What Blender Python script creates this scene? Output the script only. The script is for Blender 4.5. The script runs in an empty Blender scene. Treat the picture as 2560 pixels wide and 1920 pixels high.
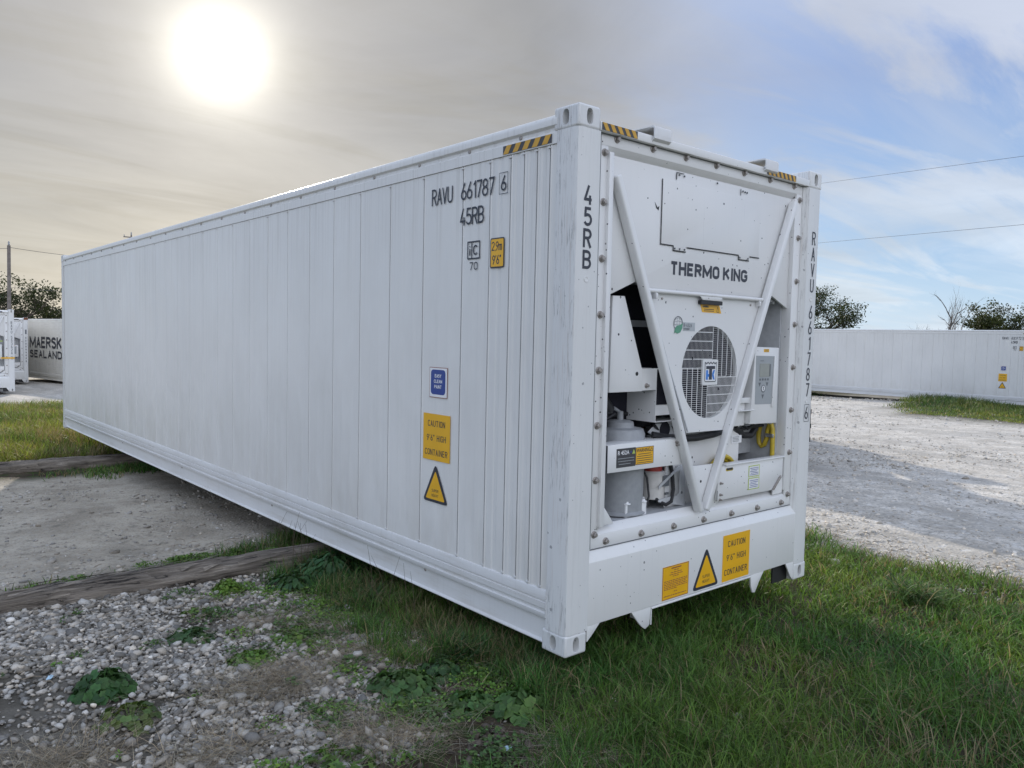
import bpy, bmesh, math, random
import numpy as np
from mathutils import Vector, Matrix
rad = math.radians
scene = bpy.context.scene
COL = scene.collection
random.seed(7)

# ------------------------------------------------------------------ camera
CAM = np.array([-2.8900, -2.9017, 1.6950])
cd = bpy.data.cameras.new('camera'); cam = bpy.data.objects.new('camera', cd); COL.objects.link(cam)
cd.sensor_width = 36.0; cd.lens = 1975.3 / 2560 * 36.0
cd.clip_start = 0.05; cd.clip_end = 6000
rx, uy, fz = Vector((.760674, -.648773, .021645)), Vector((.022051, .05915, .998006)), Vector((.648759, .75868, -.0593))
M3 = Matrix((rx, uy, -fz)).transposed()
cam.matrix_world = Matrix.Translation(Vector(CAM)) @ M3.to_4x4()
scene.camera = cam

# ------------------------------------------------------------------ exposure
scene.view_settings.view_transform = 'Standard'
scene.view_settings.look = 'None'
scene.view_settings.exposure = 0.40
scene.view_settings.gamma = 1.0

# ------------------------------------------------------------------ node helpers
def nd(nt, typ, ins=None, **props):
    n = nt.nodes.new(typ)
    for k, v in props.items():
        setattr(n, k, v)
    if ins:
        for k, v in ins.items():
            s = n.inputs[k]
            if isinstance(v, bpy.types.NodeSocket):
                nt.links.new(v, s)
            else:
                s.default_value = v
    return n
def math_(nt, op, a, b=None, c=None, clamp=False):
    n = nt.nodes.new('ShaderNodeMath'); n.operation = op; n.use_clamp = clamp
    for i, v in enumerate((a, b, c)):
        if v is None: continue
        if isinstance(v, bpy.types.NodeSocket): nt.links.new(v, n.inputs[i])
        else: n.inputs[i].default_value = v
    return n.outputs[0]
def mapr(nt, v, a, b, c=0., d=1., smooth=True):
    n = nt.nodes.new('ShaderNodeMapRange'); n.interpolation_type = 'SMOOTHSTEP' if smooth else 'LINEAR'
    nt.links.new(v, n.inputs['Value'])
    n.inputs['From Min'].default_value = a; n.inputs['From Max'].default_value = b
    n.inputs['To Min'].default_value = c; n.inputs['To Max'].default_value = d
    return n.outputs[0]
def mixc(nt, f, a, b, blend='MIX'):
    n = nt.nodes.new('ShaderNodeMix'); n.data_type = 'RGBA'; n.blend_type = blend
    for s, v in ((n.inputs[0], f), (n.inputs[6], a), (n.inputs[7], b)):
        if isinstance(v, bpy.types.NodeSocket): nt.links.new(v, s)
        elif isinstance(v, (int, float)): s.default_value = v
        else: s.default_value = tuple(v) + ((1,) if len(v) == 3 else ())
    return n.outputs[2]
def ramp(nt, v, stops, interp='LINEAR'):
    n = nt.nodes.new('ShaderNodeValToRGB'); n.color_ramp.interpolation = interp
    e = n.color_ramp.elements
    while len(e) < len(stops): e.new(0.5)
    for el, (p, c) in zip(e, stops):
        el.position = p; el.color = tuple(c) + (1,)
    nt.links.new(v, n.inputs[0])
    return n.outputs[0]

# ------------------------------------------------------------------ sky and sun
SUN = Vector((.330279, .893103, .305423)).normalized()
world = bpy.data.worlds.new("World"); scene.world = world; world.use_nodes = True
wt = world.node_tree; wt.nodes.clear()
wo = nd(wt, 'ShaderNodeOutputWorld')
sky = nd(wt, 'ShaderNodeTexSky', sky_type='NISHITA', sun_disc=False,
         sun_elevation=rad(17.8), sun_rotation=rad(20.3), air_density=1.0, dust_density=1.2, ozone_density=1.0)
tc = nd(wt, 'ShaderNodeTexCoord')
dirv = tc.outputs['Generated']
sep = nd(wt, 'ShaderNodeSeparateXYZ', {0: dirv})
zc = math_(wt, 'MAXIMUM', sep.outputs[2], 0.0)
dot = nd(wt, 'ShaderNodeVectorMath', {0: dirv, 1: SUN}, operation='DOT_PRODUCT').outputs['Value']
ang = math_(wt, 'MULTIPLY', math_(wt, 'ARCCOSINE', math_(wt, 'MINIMUM', dot, 0.99999)), 180 / math.pi)
# thin high cloud, laid out on a flat layer overhead
den = math_(wt, 'ADD', zc, 0.10)
px = math_(wt, 'DIVIDE', sep.outputs[0], den); py = math_(wt, 'DIVIDE', sep.outputs[1], den)
cvec = nd(wt, 'ShaderNodeCombineXYZ', {0: px, 1: py, 2: 0.0}).outputs[0]
mp1 = nd(wt, 'ShaderNodeMapping', {'Vector': cvec, 'Rotation': (0, 0, rad(-62)), 'Scale': (0.34, 1.35, 1)}).outputs[0]
n1 = nd(wt, 'ShaderNodeTexNoise', {'Vector': mp1, 'Scale': 1.3, 'Detail': 7.0, 'Roughness': 0.58, 'Distortion': 0.7}).outputs[0]
mp2 = nd(wt, 'ShaderNodeMapping', {'Vector': cvec, 'Location': (3.1, 1.7, 0), 'Rotation': (0, 0, rad(-50)), 'Scale': (0.5, 1.6, 1)}).outputs[0]
n2 = nd(wt, 'ShaderNodeTexNoise', {'Vector': mp2, 'Scale': 0.9, 'Detail': 6.0, 'Roughness': 0.6, 'Distortion': 1.2}).outputs[0]
near_sun = mapr(wt, ang, 18., 44., 1., 0.)
streak = mapr(wt, n1, 0.46, 0.64)
patch = mapr(wt, n2, 0.38, 0.68)
cloudf = math_(wt, 'MAXIMUM', math_(wt, 'MULTIPLY', streak, 0.60), math_(wt, 'MULTIPLY', patch, 0.30))
backv = mapr(wt, ang, 85., 125., 0., 0.8)
cloudf = math_(wt, 'MAXIMUM', cloudf, backv)
cloudf = math_(wt, 'ADD', math_(wt, 'MULTIPLY', near_sun, 0.85), math_(wt, 'MULTIPLY', cloudf, math_(wt, 'SUBTRACT', 1.0, math_(wt, 'MULTIPLY', near_sun, 0.85))), clamp=True)
# clear sky: the Nishita sky, evened out by a thin veil
clear = mixc(wt, 1.0, sky.outputs[0], (1.0, 1.0, 1.0), 'MULTIPLY')
SKYK = 0.10
angn = math_(wt, 'DIVIDE', ang, 180.)
veilc = ramp(wt, angn, [(0.0, (3.8, 3.65, 3.3)), (0.055, (3.35, 3.22, 2.95)), (0.115, (2.95, 2.86, 2.66)), (0.20, (4.7, 4.7, 4.75)), (0.33, (7.3, 7.5, 7.9)), (0.60, (10.6, 11.0, 12.0)), (0.8, (13.4, 14.2, 16.4)), (1.0, (14., 15.0, 17.6))])
lowband = mapr(wt, sep.outputs[2], 0.02, 0.26, 1., 0.)
lowc = ramp(wt, angn, [(0.0, (5.4, 4.9, 3.9)), (0.16, (5.0, 4.6, 3.7)), (0.27, (6.0, 6.7, 7.4)), (0.5, (8.0, 8.8, 9.8)), (1.0, (9., 9.5, 10.))])
veilc = mixc(wt, math_(wt, 'MULTIPLY', lowband, 0.8), veilc, lowc)
n3 = nd(wt, 'ShaderNodeTexNoise', {'Vector': cvec, 'Scale': 0.75, 'Detail': 7.0, 'Roughness': 0.6, 'Distortion': 0.9}).outputs[0]
mott = mapr(wt, n3, 0.3, 0.72, 0.82, 1.16, False)
veilc = mixc(wt, 1.0, veilc, nd(wt, 'ShaderNodeCombineXYZ', {0: mott, 1: mott, 2: mott}).outputs[0], 'MULTIPLY')
bluec = ramp(wt, math_(wt, 'MULTIPLY', zc, 1.0), [(0.0, (4.6, 6.2, 7.8)), (0.10, (2.7, 4.3, 6.6)), (0.3, (2.1, 3.1, 5.6)), (0.6, (4.2, 5.6, 8.8)), (1.0, (6.0, 7.6, 11.0))])
clear = mixc(wt, 0.82, clear, bluec)
skyc = mixc(wt, cloudf, clear, veilc)
# aureole of the sun behind thin cloud
glow = math_(wt, 'MULTIPLY', math_(wt, 'POWER', 2.718282, math_(wt, 'DIVIDE', ang, -1.65)), 21.0)
gl2 = math_(wt, 'MULTIPLY', math_(wt, 'POWER', 2.718282, math_(wt, 'DIVIDE', ang, -10.0)), 1.0)
glow = math_(wt, 'ADD', glow, gl2)
gcol = nd(wt, 'ShaderNodeCombineXYZ', {0: glow, 1: math_(wt, 'MULTIPLY', glow, .95), 2: math_(wt, 'MULTIPLY', glow, .82)}).outputs[0]
skyc = mixc(wt, 1.0, skyc, gcol, 'ADD')
bg = nd(wt, 'ShaderNodeBackground', {'Color': skyc, 'Strength': SKYK})
wt.links.new(bg.outputs[0], wo.inputs[0])

sl = bpy.data.lights.new('sun', 'SUN'); sl.energy = 3.6; sl.angle = rad(0.9); sl.color = (1.0, 0.92, 0.80)
so = bpy.data.objects.new('sun', sl); COL.objects.link(so); so.rotation_euler = SUN.to_track_quat('Z', 'Y').to_euler()

# ------------------------------------------------------------------ object helpers
def tag(o, label=None, cat=None, group=None, kind=None):
    if label: o['label'] = label
    if cat: o['category'] = cat
    if group: o['group'] = group
    if kind: o['kind'] = kind
    return o
def empty(name, loc=(0, 0, 0), rz=0.0):
    o = bpy.data.objects.new(name, None); COL.objects.link(o); o.location = loc; o.rotation_euler = (0, 0, rz)
    o.empty_display_size = 0.2
    return o
class MB:
    def __init__(s): s.v = []; s.f = []; s.lift = 0.0
    def add(s, vs, fs):
        b = len(s.v); s.v += [tuple(p) for p in vs]; s.f += [tuple(i + b for i in f) for f in fs]; return s
    def box(s, x0, x1, y0, y1, z0, z1):
        return s.add([(x0, y0, z0), (x1, y0, z0), (x1, y1, z0), (x0, y1, z0), (x0, y0, z1), (x1, y0, z1), (x1, y1, z1), (x0, y1, z1)],
                     [(0, 3, 2, 1), (4, 5, 6, 7), (0, 1, 5, 4), (1, 2, 6, 5), (2, 3, 7, 6), (3, 0, 4, 7)])
    def prism(s, pts, fa, fb):
        """closed 2D outline pts, mapped by fa (front) and fb (back)"""
        n = len(pts); vs = [fa(*p) for p in pts] + [fb(*p) for p in pts]
        fs = [tuple(range(n)), tuple(range(2 * n - 1, n - 1, -1))] + [(i, i + n, (i + 1) % n + n, (i + 1) % n) for i in range(n)]
        return s.add(vs, fs)
    def sweep(s, prof, fa, fb):
        """open profile swept from fa to fb"""
        n = len(prof); vs = [fa(*p) for p in prof] + [fb(*p) for p in prof]
        return s.add(vs, [(i, i + 1, i + 1 + n, i + n) for i in range(n - 1)])
    def tube(s, path, r, n=8, caps=True):
        P = [Vector(p) for p in path]; R = r if isinstance(r, (list, tuple)) else [r] * len(P)
        b = len(s.v); prev = None
        for i, p in enumerate(P):
            t = (P[min(i + 1, len(P) - 1)] - P[max(i - 1, 0)]).normalized()
            if prev is None:
                a = Vector((0, 0, 1)) if abs(t.z) < 0.9 else Vector((1, 0, 0))
                u = t.cross(a).normalized()
            else:
                u = (prev - t * prev.dot(t)).normalized()
            prev = u; w = t.cross(u)
            for k in range(n):
                q = 2 * math.pi * k / n
                s.v.append(tuple(p + (u * math.cos(q) + w * math.sin(q)) * R[i]))
        for i in range(len(P) - 1):
            for k in range(n):
                a0 = b + i * n + k; a1 = b + i * n + (k + 1) % n
                s.f.append((a0, a1, a1 + n, a0 + n))
        if caps:
            s.f.append(tuple(b + k for k in range(n - 1, -1, -1))); s.f.append(tuple(b + (len(P) - 1) * n + k for k in range(n)))
        return s
    def lathe(s, c, prof, n=24, axis='z'):
        b = len(s.v); m = len(prof)
        for r, h in prof:
            for k in range(n):
                q = 2 * math.pi * k / n
                a, d = r * math.cos(q), r * math.sin(q)
                s.v.append((c[0] + a, c[1] + d, c[2] + h) if axis == 'z' else ((c[0] + a, c[1] + h, c[2] + d) if axis == 'y' else (c[0] + h, c[1] + a, c[2] + d)))
        for i in range(m - 1):
            for k in range(n):
                k2 = (k + 1) % n
                s.f.append((b + i * n + k, b + i * n + k2, b + (i + 1) * n + k2, b + (i + 1) * n + k))
        s.f.append(tuple(b + k for k in range(n))[::-1]); s.f.append(tuple(b + (m - 1) * n + k for k in range(n)))
        return s
    def build(s, name, mat, parent=None, bevel=0.0, segs=2, smooth=False, recalc=True):
        me = bpy.data.meshes.new(name)
        bm = bmesh.new()
        vv = [bm.verts.new(p) for p in s.v]
        for f in s.f:
            try: bm.faces.new([vv[i] for i in f])
            except ValueError: pass
        if recalc: bmesh.ops.recalc_face_normals(bm, faces=bm.faces)
        if bevel > 0:
            bm.edges.ensure_lookup_table()
            ed = [e for e in bm.edges if len(e.link_faces) == 2 and e.calc_face_angle(0) > rad(30)]
            bmesh.ops.bevel(bm, geom=ed, offset=bevel, segments=segs, profile=0.5, affect='EDGES', clamp_overlap=True)
        bm.to_mesh(me); bm.free()
        if smooth or bevel > 0:
            me.polygons.foreach_set('use_smooth', [True] * len(me.polygons))
            me.set_sharp_from_angle(angle=rad(38))
        me.materials.append(mat)
        o = bpy.data.objects.new(name, me); COL.objects.link(o)
        if parent: o.parent = parent
        return o
def np_mesh(name, V, F, mat, col=None, smooth=False, attrs=None):
    """V (n,3), F list of (k,m) index arrays"""
    me = bpy.data.meshes.new(name)
    me.vertices.add(len(V)); me.vertices.foreach_set('co', np.ascontiguousarray(V, dtype=np.float32).ravel())
    loops = np.concatenate([f.ravel() for f in F]).astype(np.int32)
    tot = np.concatenate([np.full(len(f), f.shape[1], dtype=np.int32) for f in F])
    start = np.concatenate([[0], np.cumsum(tot)[:-1]]).astype(np.int32)
    me.loops.add(len(loops)); me.loops.foreach_set('vertex_index', loops)
    me.polygons.add(len(tot)); me.polygons.foreach_set('loop_start', start)
    if smooth: me.polygons.foreach_set('use_smooth', np.ones(len(tot), dtype=bool))
    me.update(calc_edges=True)
    if col is not None:
        a = me.color_attributes.new('tint', 'FLOAT_COLOR', 'POINT')
        c4 = np.ones((len(V), 4), dtype=np.float32); c4[:, :3] = col
        a.data.foreach_set('color', c4.ravel())
    for k, arr in (attrs or {}).items():
        a = me.attributes.new(k, 'FLOAT', 'POINT'); a.data.foreach_set('value', np.ascontiguousarray(arr, dtype=np.float32))
    me.materials.append(mat)
    o = bpy.data.objects.new(name, me); COL.objects.link(o)
    return o

# ------------------------------------------------------------------ materials
def new_mat(name):
    m = bpy.data.materials.new(name); m.use_nodes = True; nt = m.node_tree; nt.nodes.clear()
    out = nd(nt, 'ShaderNodeOutputMaterial'); b = nd(nt, 'ShaderNodeBsdfPrincipled'); nt.links.new(b.outputs[0], out.inputs[0])
    return m, nt, b, out
def simple(name, c, rough=0.5, metal=0.0, var=0.08, scale=30., bump=0.0):
    m, nt, b, out = new_mat(name)
    t = nd(nt, 'ShaderNodeTexCoord')
    n = nd(nt, 'ShaderNodeTexNoise', {'Vector': t.outputs['Object'], 'Scale': scale, 'Detail': 4.}).outputs[0]
    f = mapr(nt, n, .3, .7, 1 - var, 1 + var, False)
    cc = mixc(nt, 1.0, c, nd(nt, 'ShaderNodeCombineXYZ', {0: f, 1: f, 2: f}).outputs[0], 'MULTIPLY')
    nt.links.new(cc, b.inputs['Base Color'])
    b.inputs['Roughness'].default_value = rough; b.inputs['Metallic'].default_value = metal
    if bump:
        bp = nd(nt, 'ShaderNodeBump', {'Height': n, 'Strength': bump, 'Distance': 0.01}); nt.links.new(bp.outputs[0], b.inputs['Normal'])
    return m
def paint(name, c=(.70, .70, .69), rough=.38, specks=0., scuff=0., streak=.06, grime=0., dent=0.15, low=0.):
    m, nt, b, out = new_mat(name)
    t = nd(nt, 'ShaderNodeTexCoord').outputs['Object']
    big = nd(nt, 'ShaderNodeTexNoise', {'Vector': t, 'Scale': 0.9, 'Detail': 5.}).outputs[0]
    f = mapr(nt, big, .3, .7, .955, 1.035, False)
    cc = mixc(nt, 1.0, c, nd(nt, 'ShaderNodeCombineXYZ', {0: f, 1: f, 2: f}).outputs[0], 'MULTIPLY')
    st = nd(nt, 'ShaderNodeTexNoise', {'Vector': nd(nt, 'ShaderNodeMapping', {'Vector': t, 'Scale': (24, 24, .45)}).outputs[0], 'Scale': 1.6, 'Detail': 6., 'Roughness': .65}).outputs[0]
    cc = mixc(nt, mapr(nt, st, .50, .78, 0., streak * 4), cc, (.47, .47, .45))
    if grime:
        g = nd(nt, 'ShaderNodeTexNoise', {'Vector': nd(nt, 'ShaderNodeMapping', {'Vector': t, 'Scale': (3, 1.2, 9)}).outputs[0], 'Scale': 1.5, 'Detail': 7., 'Roughness': .7}).outputs[0]
        cc = mixc(nt, mapr(nt, g, .45, .75, 0., grime), cc, (.40, .35, .27))
    if low:
        z_ = nd(nt, 'ShaderNodeSeparateXYZ', {0: t}).outputs[2]
        gn = nd(nt, 'ShaderNodeTexNoise', {'Vector': nd(nt, 'ShaderNodeMapping', {'Vector': t, 'Scale': (2, 2, .6)}).outputs[0], 'Scale': 2.2, 'Detail': 8., 'Roughness': .7}).outputs[0]
        splash = math_(nt, 'MULTIPLY', mapr(nt, z_, .33, 1.0, 1., 0.), mapr(nt, gn, .38, .66))
        runs = math_(nt, 'MULTIPLY', mapr(nt, z_, 2.0, 2.71, 0., 1.), mapr(nt, st, .48, .66))
        cc = mixc(nt, math_(nt, 'MULTIPLY', splash, low), cc, (.42, .37, .29))
        cc = mixc(nt, math_(nt, 'MULTIPLY', runs, low * 1.3), cc, (.44, .42, .38))
        rub = nd(nt, 'ShaderNodeTexNoise', {'Vector': nd(nt, 'ShaderNodeMapping', {'Vector': t, 'Scale': (1, .55, 7)}).outputs[0], 'Scale': 2.6, 'Detail': 9., 'Roughness': .8}).outputs[0]
        cc = mixc(nt, mapr(nt, rub, .66, .72, 0., .35), cc, (.40, .39, .38))
    if specks:
        for sc, th, sd in ((11., .115, 0.), (27., .135, 4.3)):
            v = nd(nt, 'ShaderNodeTexVoronoi', {'Vector': nd(nt, 'ShaderNodeMapping', {'Vector': t, 'Location': (sd, 0, sd)}).outputs[0], 'Scale': sc})
            wob = nd(nt, 'ShaderNodeTexNoise', {'Vector': t, 'Scale': 160.}).outputs[0]
            dd = math_(nt, 'ADD', v.outputs['Distance'], math_(nt, 'MULTIPLY', math_(nt, 'SUBTRACT', wob, .5), .12))
            sepc = nd(nt, 'ShaderNodeSeparateColor', {0: v.outputs['Color']})
            sz = math_(nt, 'MULTIPLY', mapr(nt, sepc.outputs[0], .5, 1.0, 0., 1., False), th)
            mk = math_(nt, 'LESS_THAN', dd, sz)
            cc = mixc(nt, math_(nt, 'MULTIPLY', mk, specks), cc, (.035, .035, .045))
    if scuff:
        mpv = nd(nt, 'ShaderNodeMapping', {'Vector': t, 'Scale': (30, 30, 2.2)}).outputs[0]
        s1 = nd(nt, 'ShaderNodeTexNoise', {'Vector': mpv, 'Scale': 3.0, 'Detail': 8., 'Roughness': .75, 'Distortion': .6}).outputs[0]
        s2 = nd(nt, 'ShaderNodeTexNoise', {'Vector': t, 'Scale': 3.1, 'Detail': 3.}).outputs[0]
        k = math_(nt, 'MULTIPLY', mapr(nt, s1, .52, .60), mapr(nt, s2, .38, .54))
        geo = nd(nt, 'ShaderNodeNewGeometry')
        side = mapr(nt, nd(nt, 'ShaderNodeSeparateXYZ', {0: geo.outputs['True Normal']}).outputs[0], -.9, -.4, 1., .12)
        cc = mixc(nt, math_(nt, 'MULTIPLY', math_(nt, 'MULTIPLY', k, scuff), side), cc, (.13, .115, .11))
        s3 = nd(nt, 'ShaderNodeTexNoise', {'Vector': nd(nt, 'ShaderNodeMapping', {'Vector': t, 'Location': (7, 2, 1), 'Scale': (36, 36, 1.1)}).outputs[0], 'Scale': 2.2, 'Detail': 6.}).outputs[0]
        cc = mixc(nt, math_(nt, 'MULTIPLY', mapr(nt, s3, .55, .66, 0., .7 * scuff), side), cc, (.50, .42, .36))
    nt.links.new(cc, b.inputs['Base Color'])
    rn = mapr(nt, st, .3, .7, rough - .06, rough + .10, False)
    nt.links.new(rn, b.inputs['Roughness'])
    if dent:
        dn = nd(nt, 'ShaderNodeTexNoise', {'Vector': nd(nt, 'ShaderNodeMapping', {'Vector': t, 'Scale': (1, 1.6, .7)}).outputs[0], 'Scale': 1.7, 'Detail': 3.}).outputs[0]
        bp = nd(nt, 'ShaderNodeBump', {'Height': dn, 'Strength': dent, 'Distance': 0.04})
        nt.links.new(bp.outputs[0], b.inputs['Normal'])
    return m
W_ = (.72, .715, .69)
M = dict(
    panel=paint('white_panel_paint', (.73, .72, .69), .34, streak=.03, dent=.6, low=.20),
    rail=paint('white_rail_paint', (.68, .675, .66), .40, grime=.35, dent=.05),
    post=paint('scuffed_post_paint', (.70, .70, .685), .38, specks=.5, scuff=.46, dent=.05),
    sill=paint('white_front_paint', (.74, .735, .715), .34, specks=.7, streak=.03, dent=.08),
    unit=paint('speckled_unit_paint', (.75, .745, .73), .33, specks=1.0, streak=.015, dent=.05),
    cream=paint('cream_container_paint', (.78, .75, .67), .45, grime=.25),
    grey=simple('unit_inner_paint', (.50, .51, .52), .45),
    tankgrey=simple('grey_tank_paint', (.30, .31, .32), .5),
    dark=simple('dark_lettering', (.030, .034, .048), .45),
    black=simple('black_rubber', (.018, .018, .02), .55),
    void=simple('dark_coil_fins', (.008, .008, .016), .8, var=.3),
    yellow=simple('yellow_film', (.80, .43, .015), .35, var=.05, scale=6),
    hazy=simple('hazard_yellow_film', (.60, .33, .03), .4, var=.08),
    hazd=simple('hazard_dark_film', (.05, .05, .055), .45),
    blue=simple('blue_film', (.02, .055, .26), .35, var=.04),
    logoblue=simple('bright_blue_film', (.03, .20, .62), .35, var=.04),
    whitef=simple('white_film', (.78, .78, .78), .4, var=.03),
    redline=simple('brown_line_film', (.30, .10, .06), .4),
    green=simple('green_film', (.10, .30, .19), .4),
    lime=simple('lime_film', (.42, .52, .12), .4),
    lightgrey=simple('grey_film', (.42, .44, .45), .4),
    joint=simple('grey_joint_sealant', (.07, .07, .08), .6),
    bolt=simple('dull_bolt_metal', (.34, .31, .285), .42, .5, var=.25, scale=200),
    copper=simple('dull_copper', (.30, .14, .07), .4, .8, var=.3, scale=30),
    steel=simple('bright_bracket_steel', (.55, .55, .55), .3, .9),
    hose=simple('yellow_cable_jacket', (.52, .38, .03), .4, var=.12),
    red=simple('red_cap_plastic', (.42, .06, .045), .4),
    ivory=simple('ivory_canister_plastic', (.60, .58, .55), .4),
    teal=simple('teal_valve_paint', (.04, .16, .17), .4),
    lcd=simple('lcd_glass', (.33, .34, .31), .2, var=.03),
    keypad=simple('grey_keypad_film', (.33, .35, .36), .4, var=.03),
    key=simple('dark_key_film', (.13, .14, .15), .4),
    bark=simple('tree_bark', (.07, .055, .045), .9, var=.35, scale=14, bump=.6),
    deadbark=simple('bare_grey_bark', (.15, .135, .12), .9, var=.3, scale=14),
    polewood=simple('grey_pole_wood', (.16, .14, .125), .9, var=.2, scale=8, bump=.3),
    tyre=simple('tyre_rubber', (.035, .033, .031), .85, var=.3, scale=12, bump=.3),
    mach=simple('machine_yellow_paint', (.50, .30, .03), .45, var=.15, scale=3),
    glass=simple('dark_cab_glass', (.02, .025, .03), .08, var=.0),
    wire=simple('overhead_cable', (.05, .05, .06), .6),
    scrap=simple('pale_blue_plastic', (.42, .58, .68), .45, var=.12, scale=60),
)

# ------------------------------------------------------------------ terrain
def hashn(ix, iy, seed):
    h = (ix.astype(np.int64) * 374761393 + iy.astype(np.int64) * 668265263 + seed * 1442695041) & 0x7fffffff
    h = ((h ^ (h >> 13)) * 1274126177) & 0x7fffffff
    return ((h ^ (h >> 16)) & 0xffff) / 65535.0
def vn(x, y, s, seed=0):
    x = np.asarray(x, float) / s; y = np.asarray(y, float) / s
    ix = np.floor(x); iy = np.floor(y); fx = x - ix; fy = y - iy
    fx = fx * fx * (3 - 2 * fx); fy = fy * fy * (3 - 2 * fy)
    a = hashn(ix, iy, seed); b = hashn(ix + 1, iy, seed); c = hashn(ix, iy + 1, seed); d = hashn(ix + 1, iy + 1, seed)
    return (a * (1 - fx) + b * fx) * (1 - fy) + (c * (1 - fx) + d * fx) * fy
def fbm(x, y, s, seed=0, o=4):
    r = 0; a = .5; t = 0
    for k in range(o):
        r = r + a * vn(x, y, s / 2 ** k, seed + 17 * k); t += a; a *= .5
    return r / t
def sst(v, a, b):
    t = np.clip((v - a) / (b - a), 0, 1); return t * t * (3 - 2 * t)
def base_h(x, y):
    rho = np.hypot(x + 2.89, y + 2.9017); az = np.degrees(np.arctan2(x + 2.89, y + 2.9017))
    k = .02 - .007 * np.clip((az - 30) / 20, 0, 1)
    r = np.minimum(np.maximum(0, rho - 4.0), 45)
    return -0.14 - k * r
def height(x, y):
    x = np.asarray(x, float); y = np.asarray(y, float)
    h = base_h(x, y) + (fbm(x, y, .9, 3, 4) - .5) * .055
    h = h + sst(y, 9.9, 11.5) * (1 - sst(y, 19, 24)) * (1 - sst(x, 1.5, 4)) * .05
    mound = np.exp(-(((x - 29.0) / 1.7) ** 2 + ((y - 9.3) / 2.4) ** 2)) * .20
    dip = sst(x, 28.6, 30.8) * (1 - sst(x, 34.5, 37)) * .13
    return h + mound - dip
def xb(y):
    return np.interp(y, [-6, -1.2, -.4, .1, .6, 1.2, 2.0, 2.9, 3.05, 3.2], [-3.0, -1.25, -.95, -.70, -.55, -.48, -.42, -.36, -.3, .1])
def zones(x, y):
    """weights: grass (soil with turf), stones, lot (white limestone), road (grey track)"""
    x = np.asarray(x, float); y = np.asarray(y, float)
    w = (fbm(x, y, 1.1, 11, 4) - .5)
    w2 = (fbm(x, y, .35, 21, 3) - .5)
    lot = sst(x + w * 1.5 + w2 * .7, 3.75, 4.35)
    road = sst(y + w * .5, 3.45, 3.85) * (1 - sst(y + w * .6, 8.9, 9.4)) * (1 - lot)
    far_l = sst(y + w * 3, 21.5, 23.5) * (1 - sst(x, 15, 18))
    gpatch = sst(x + w * 2.0, 22.2, 23.4) * (1 - sst(x, 31.4, 33.5)) * (1 - sst(y + w * 1.2 - (x - 23) * .33, 7.8, 9.0))
    gback = sst(x + w * 3, 28.6, 30.2) * sst(y + w * 2, 15.2, 16.6)
    gfar = sst(x, 33.5, 36)
    lot = np.clip(np.maximum(lot, far_l) - np.maximum(np.maximum(gpatch, gback), gfar), 0, 1)
    st = (1 - sst(x - xb(y) + w * .55, -.10, .22)) * (1 - sst(y, 2.98, 3.1)) * sst(y + w * 1.0 + np.clip(-1.6 - x, 0, 1) * .3, -.05, .35) * sst(x, -6, -4.6)
    grass = np.clip(1 - lot - road - st, 0, 1)
    return grass, st, lot, road

def axis(a, b, step, lim, g=1.22):
    c = list(np.arange(a, b + 1e-6, step)); s = step; v = b
    while v < lim: s *= g; v += s; c.append(v)
    s = step; v = a; lo = []
    while v > -lim: s *= g; v -= s; lo.append(v)
    return np.array(lo[::-1] + c)
gx = axis(-5.0, 9.0, .06, 2500); gy = axis(-4.0, 13.0, .06, 2500)
GX, GY = np.meshgrid(gx, gy, indexing='ij')
GZ = height(GX, GY)
nx, ny = GX.shape
idx = np.arange(nx * ny).reshape(nx, ny)
quads = np.stack([idx[:-1, :-1], idx[1:, :-1], idx[1:, 1:], idx[:-1, 1:]], -1).reshape(-1, 4)
gz, sz_, lz, rz_ = [a.ravel() for a in zones(GX, GY)]

gm, nt, b, out = new_mat('ground_earth')
geo = nd(nt, 'ShaderNodeNewGeometry').outputs['Position']
def gatt(n): return nd(nt, 'ShaderNodeAttribute', attribute_name=n).outputs['Fac']
nA = nd(nt, 'ShaderNodeTexNoise', {'Vector': geo, 'Scale': 2.2, 'Detail': 8., 'Roughness': .62}).outputs[0]
nB = nd(nt, 'ShaderNodeTexNoise', {'Vector': geo, 'Scale': 26., 'Detail': 7., 'Roughness': .7}).outputs[0]
nC = nd(nt, 'ShaderNodeTexVoronoi', {'Vector': geo, 'Scale': 38.})
nC2 = nd(nt, 'ShaderNodeTexVoronoi', {'Vector': geo, 'Scale': 15.})
nD = nd(nt, 'ShaderNodeTexNoise', {'Vector': nd(nt, 'ShaderNodeMapping', {'Vector': geo, 'Rotation': (0, 0, rad(12)), 'Scale': (1.6, .3, 1)}).outputs[0], 'Scale': .8, 'Detail': 6., 'Roughness': .6}).outputs[0]
soil = mixc(nt, mapr(nt, nA, .35, .68), (.042, .031, .020), (.105, .080, .052))
soil = mixc(nt, mapr(nt, nB, .42, .66, 0., .75), soil, (.045, .036, .026))
soil = mixc(nt, mapr(nt, nd(nt, 'ShaderNodeTexNoise', {'Vector': geo, 'Scale': 5.5, 'Detail': 5.}).outputs[0], .44, .60, 0., .8), soil, (.040, .062, .018))
cellA = nd(nt, 'ShaderNodeSeparateColor', {0: nC.outputs['Color']}).outputs[0]
cellB = nd(nt, 'ShaderNodeSeparateColor', {0: nC2.outputs['Color']}).outputs[1]
lotc = mixc(nt, mapr(nt, nA, .32, .70), (.48, .435, .37), (.72, .67, .59))
sepg = nd(nt, 'ShaderNodeSeparateXYZ', {0: geo})
nearlot_shade = math_(nt, 'MULTIPLY', mapr(nt, math_(nt, 'ADD', sepg.outputs[0], math_(nt, 'MULTIPLY', nA, 3.)), 6.5, 10.5, 1., 0.), mapr(nt, nD, .34, .58))
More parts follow.
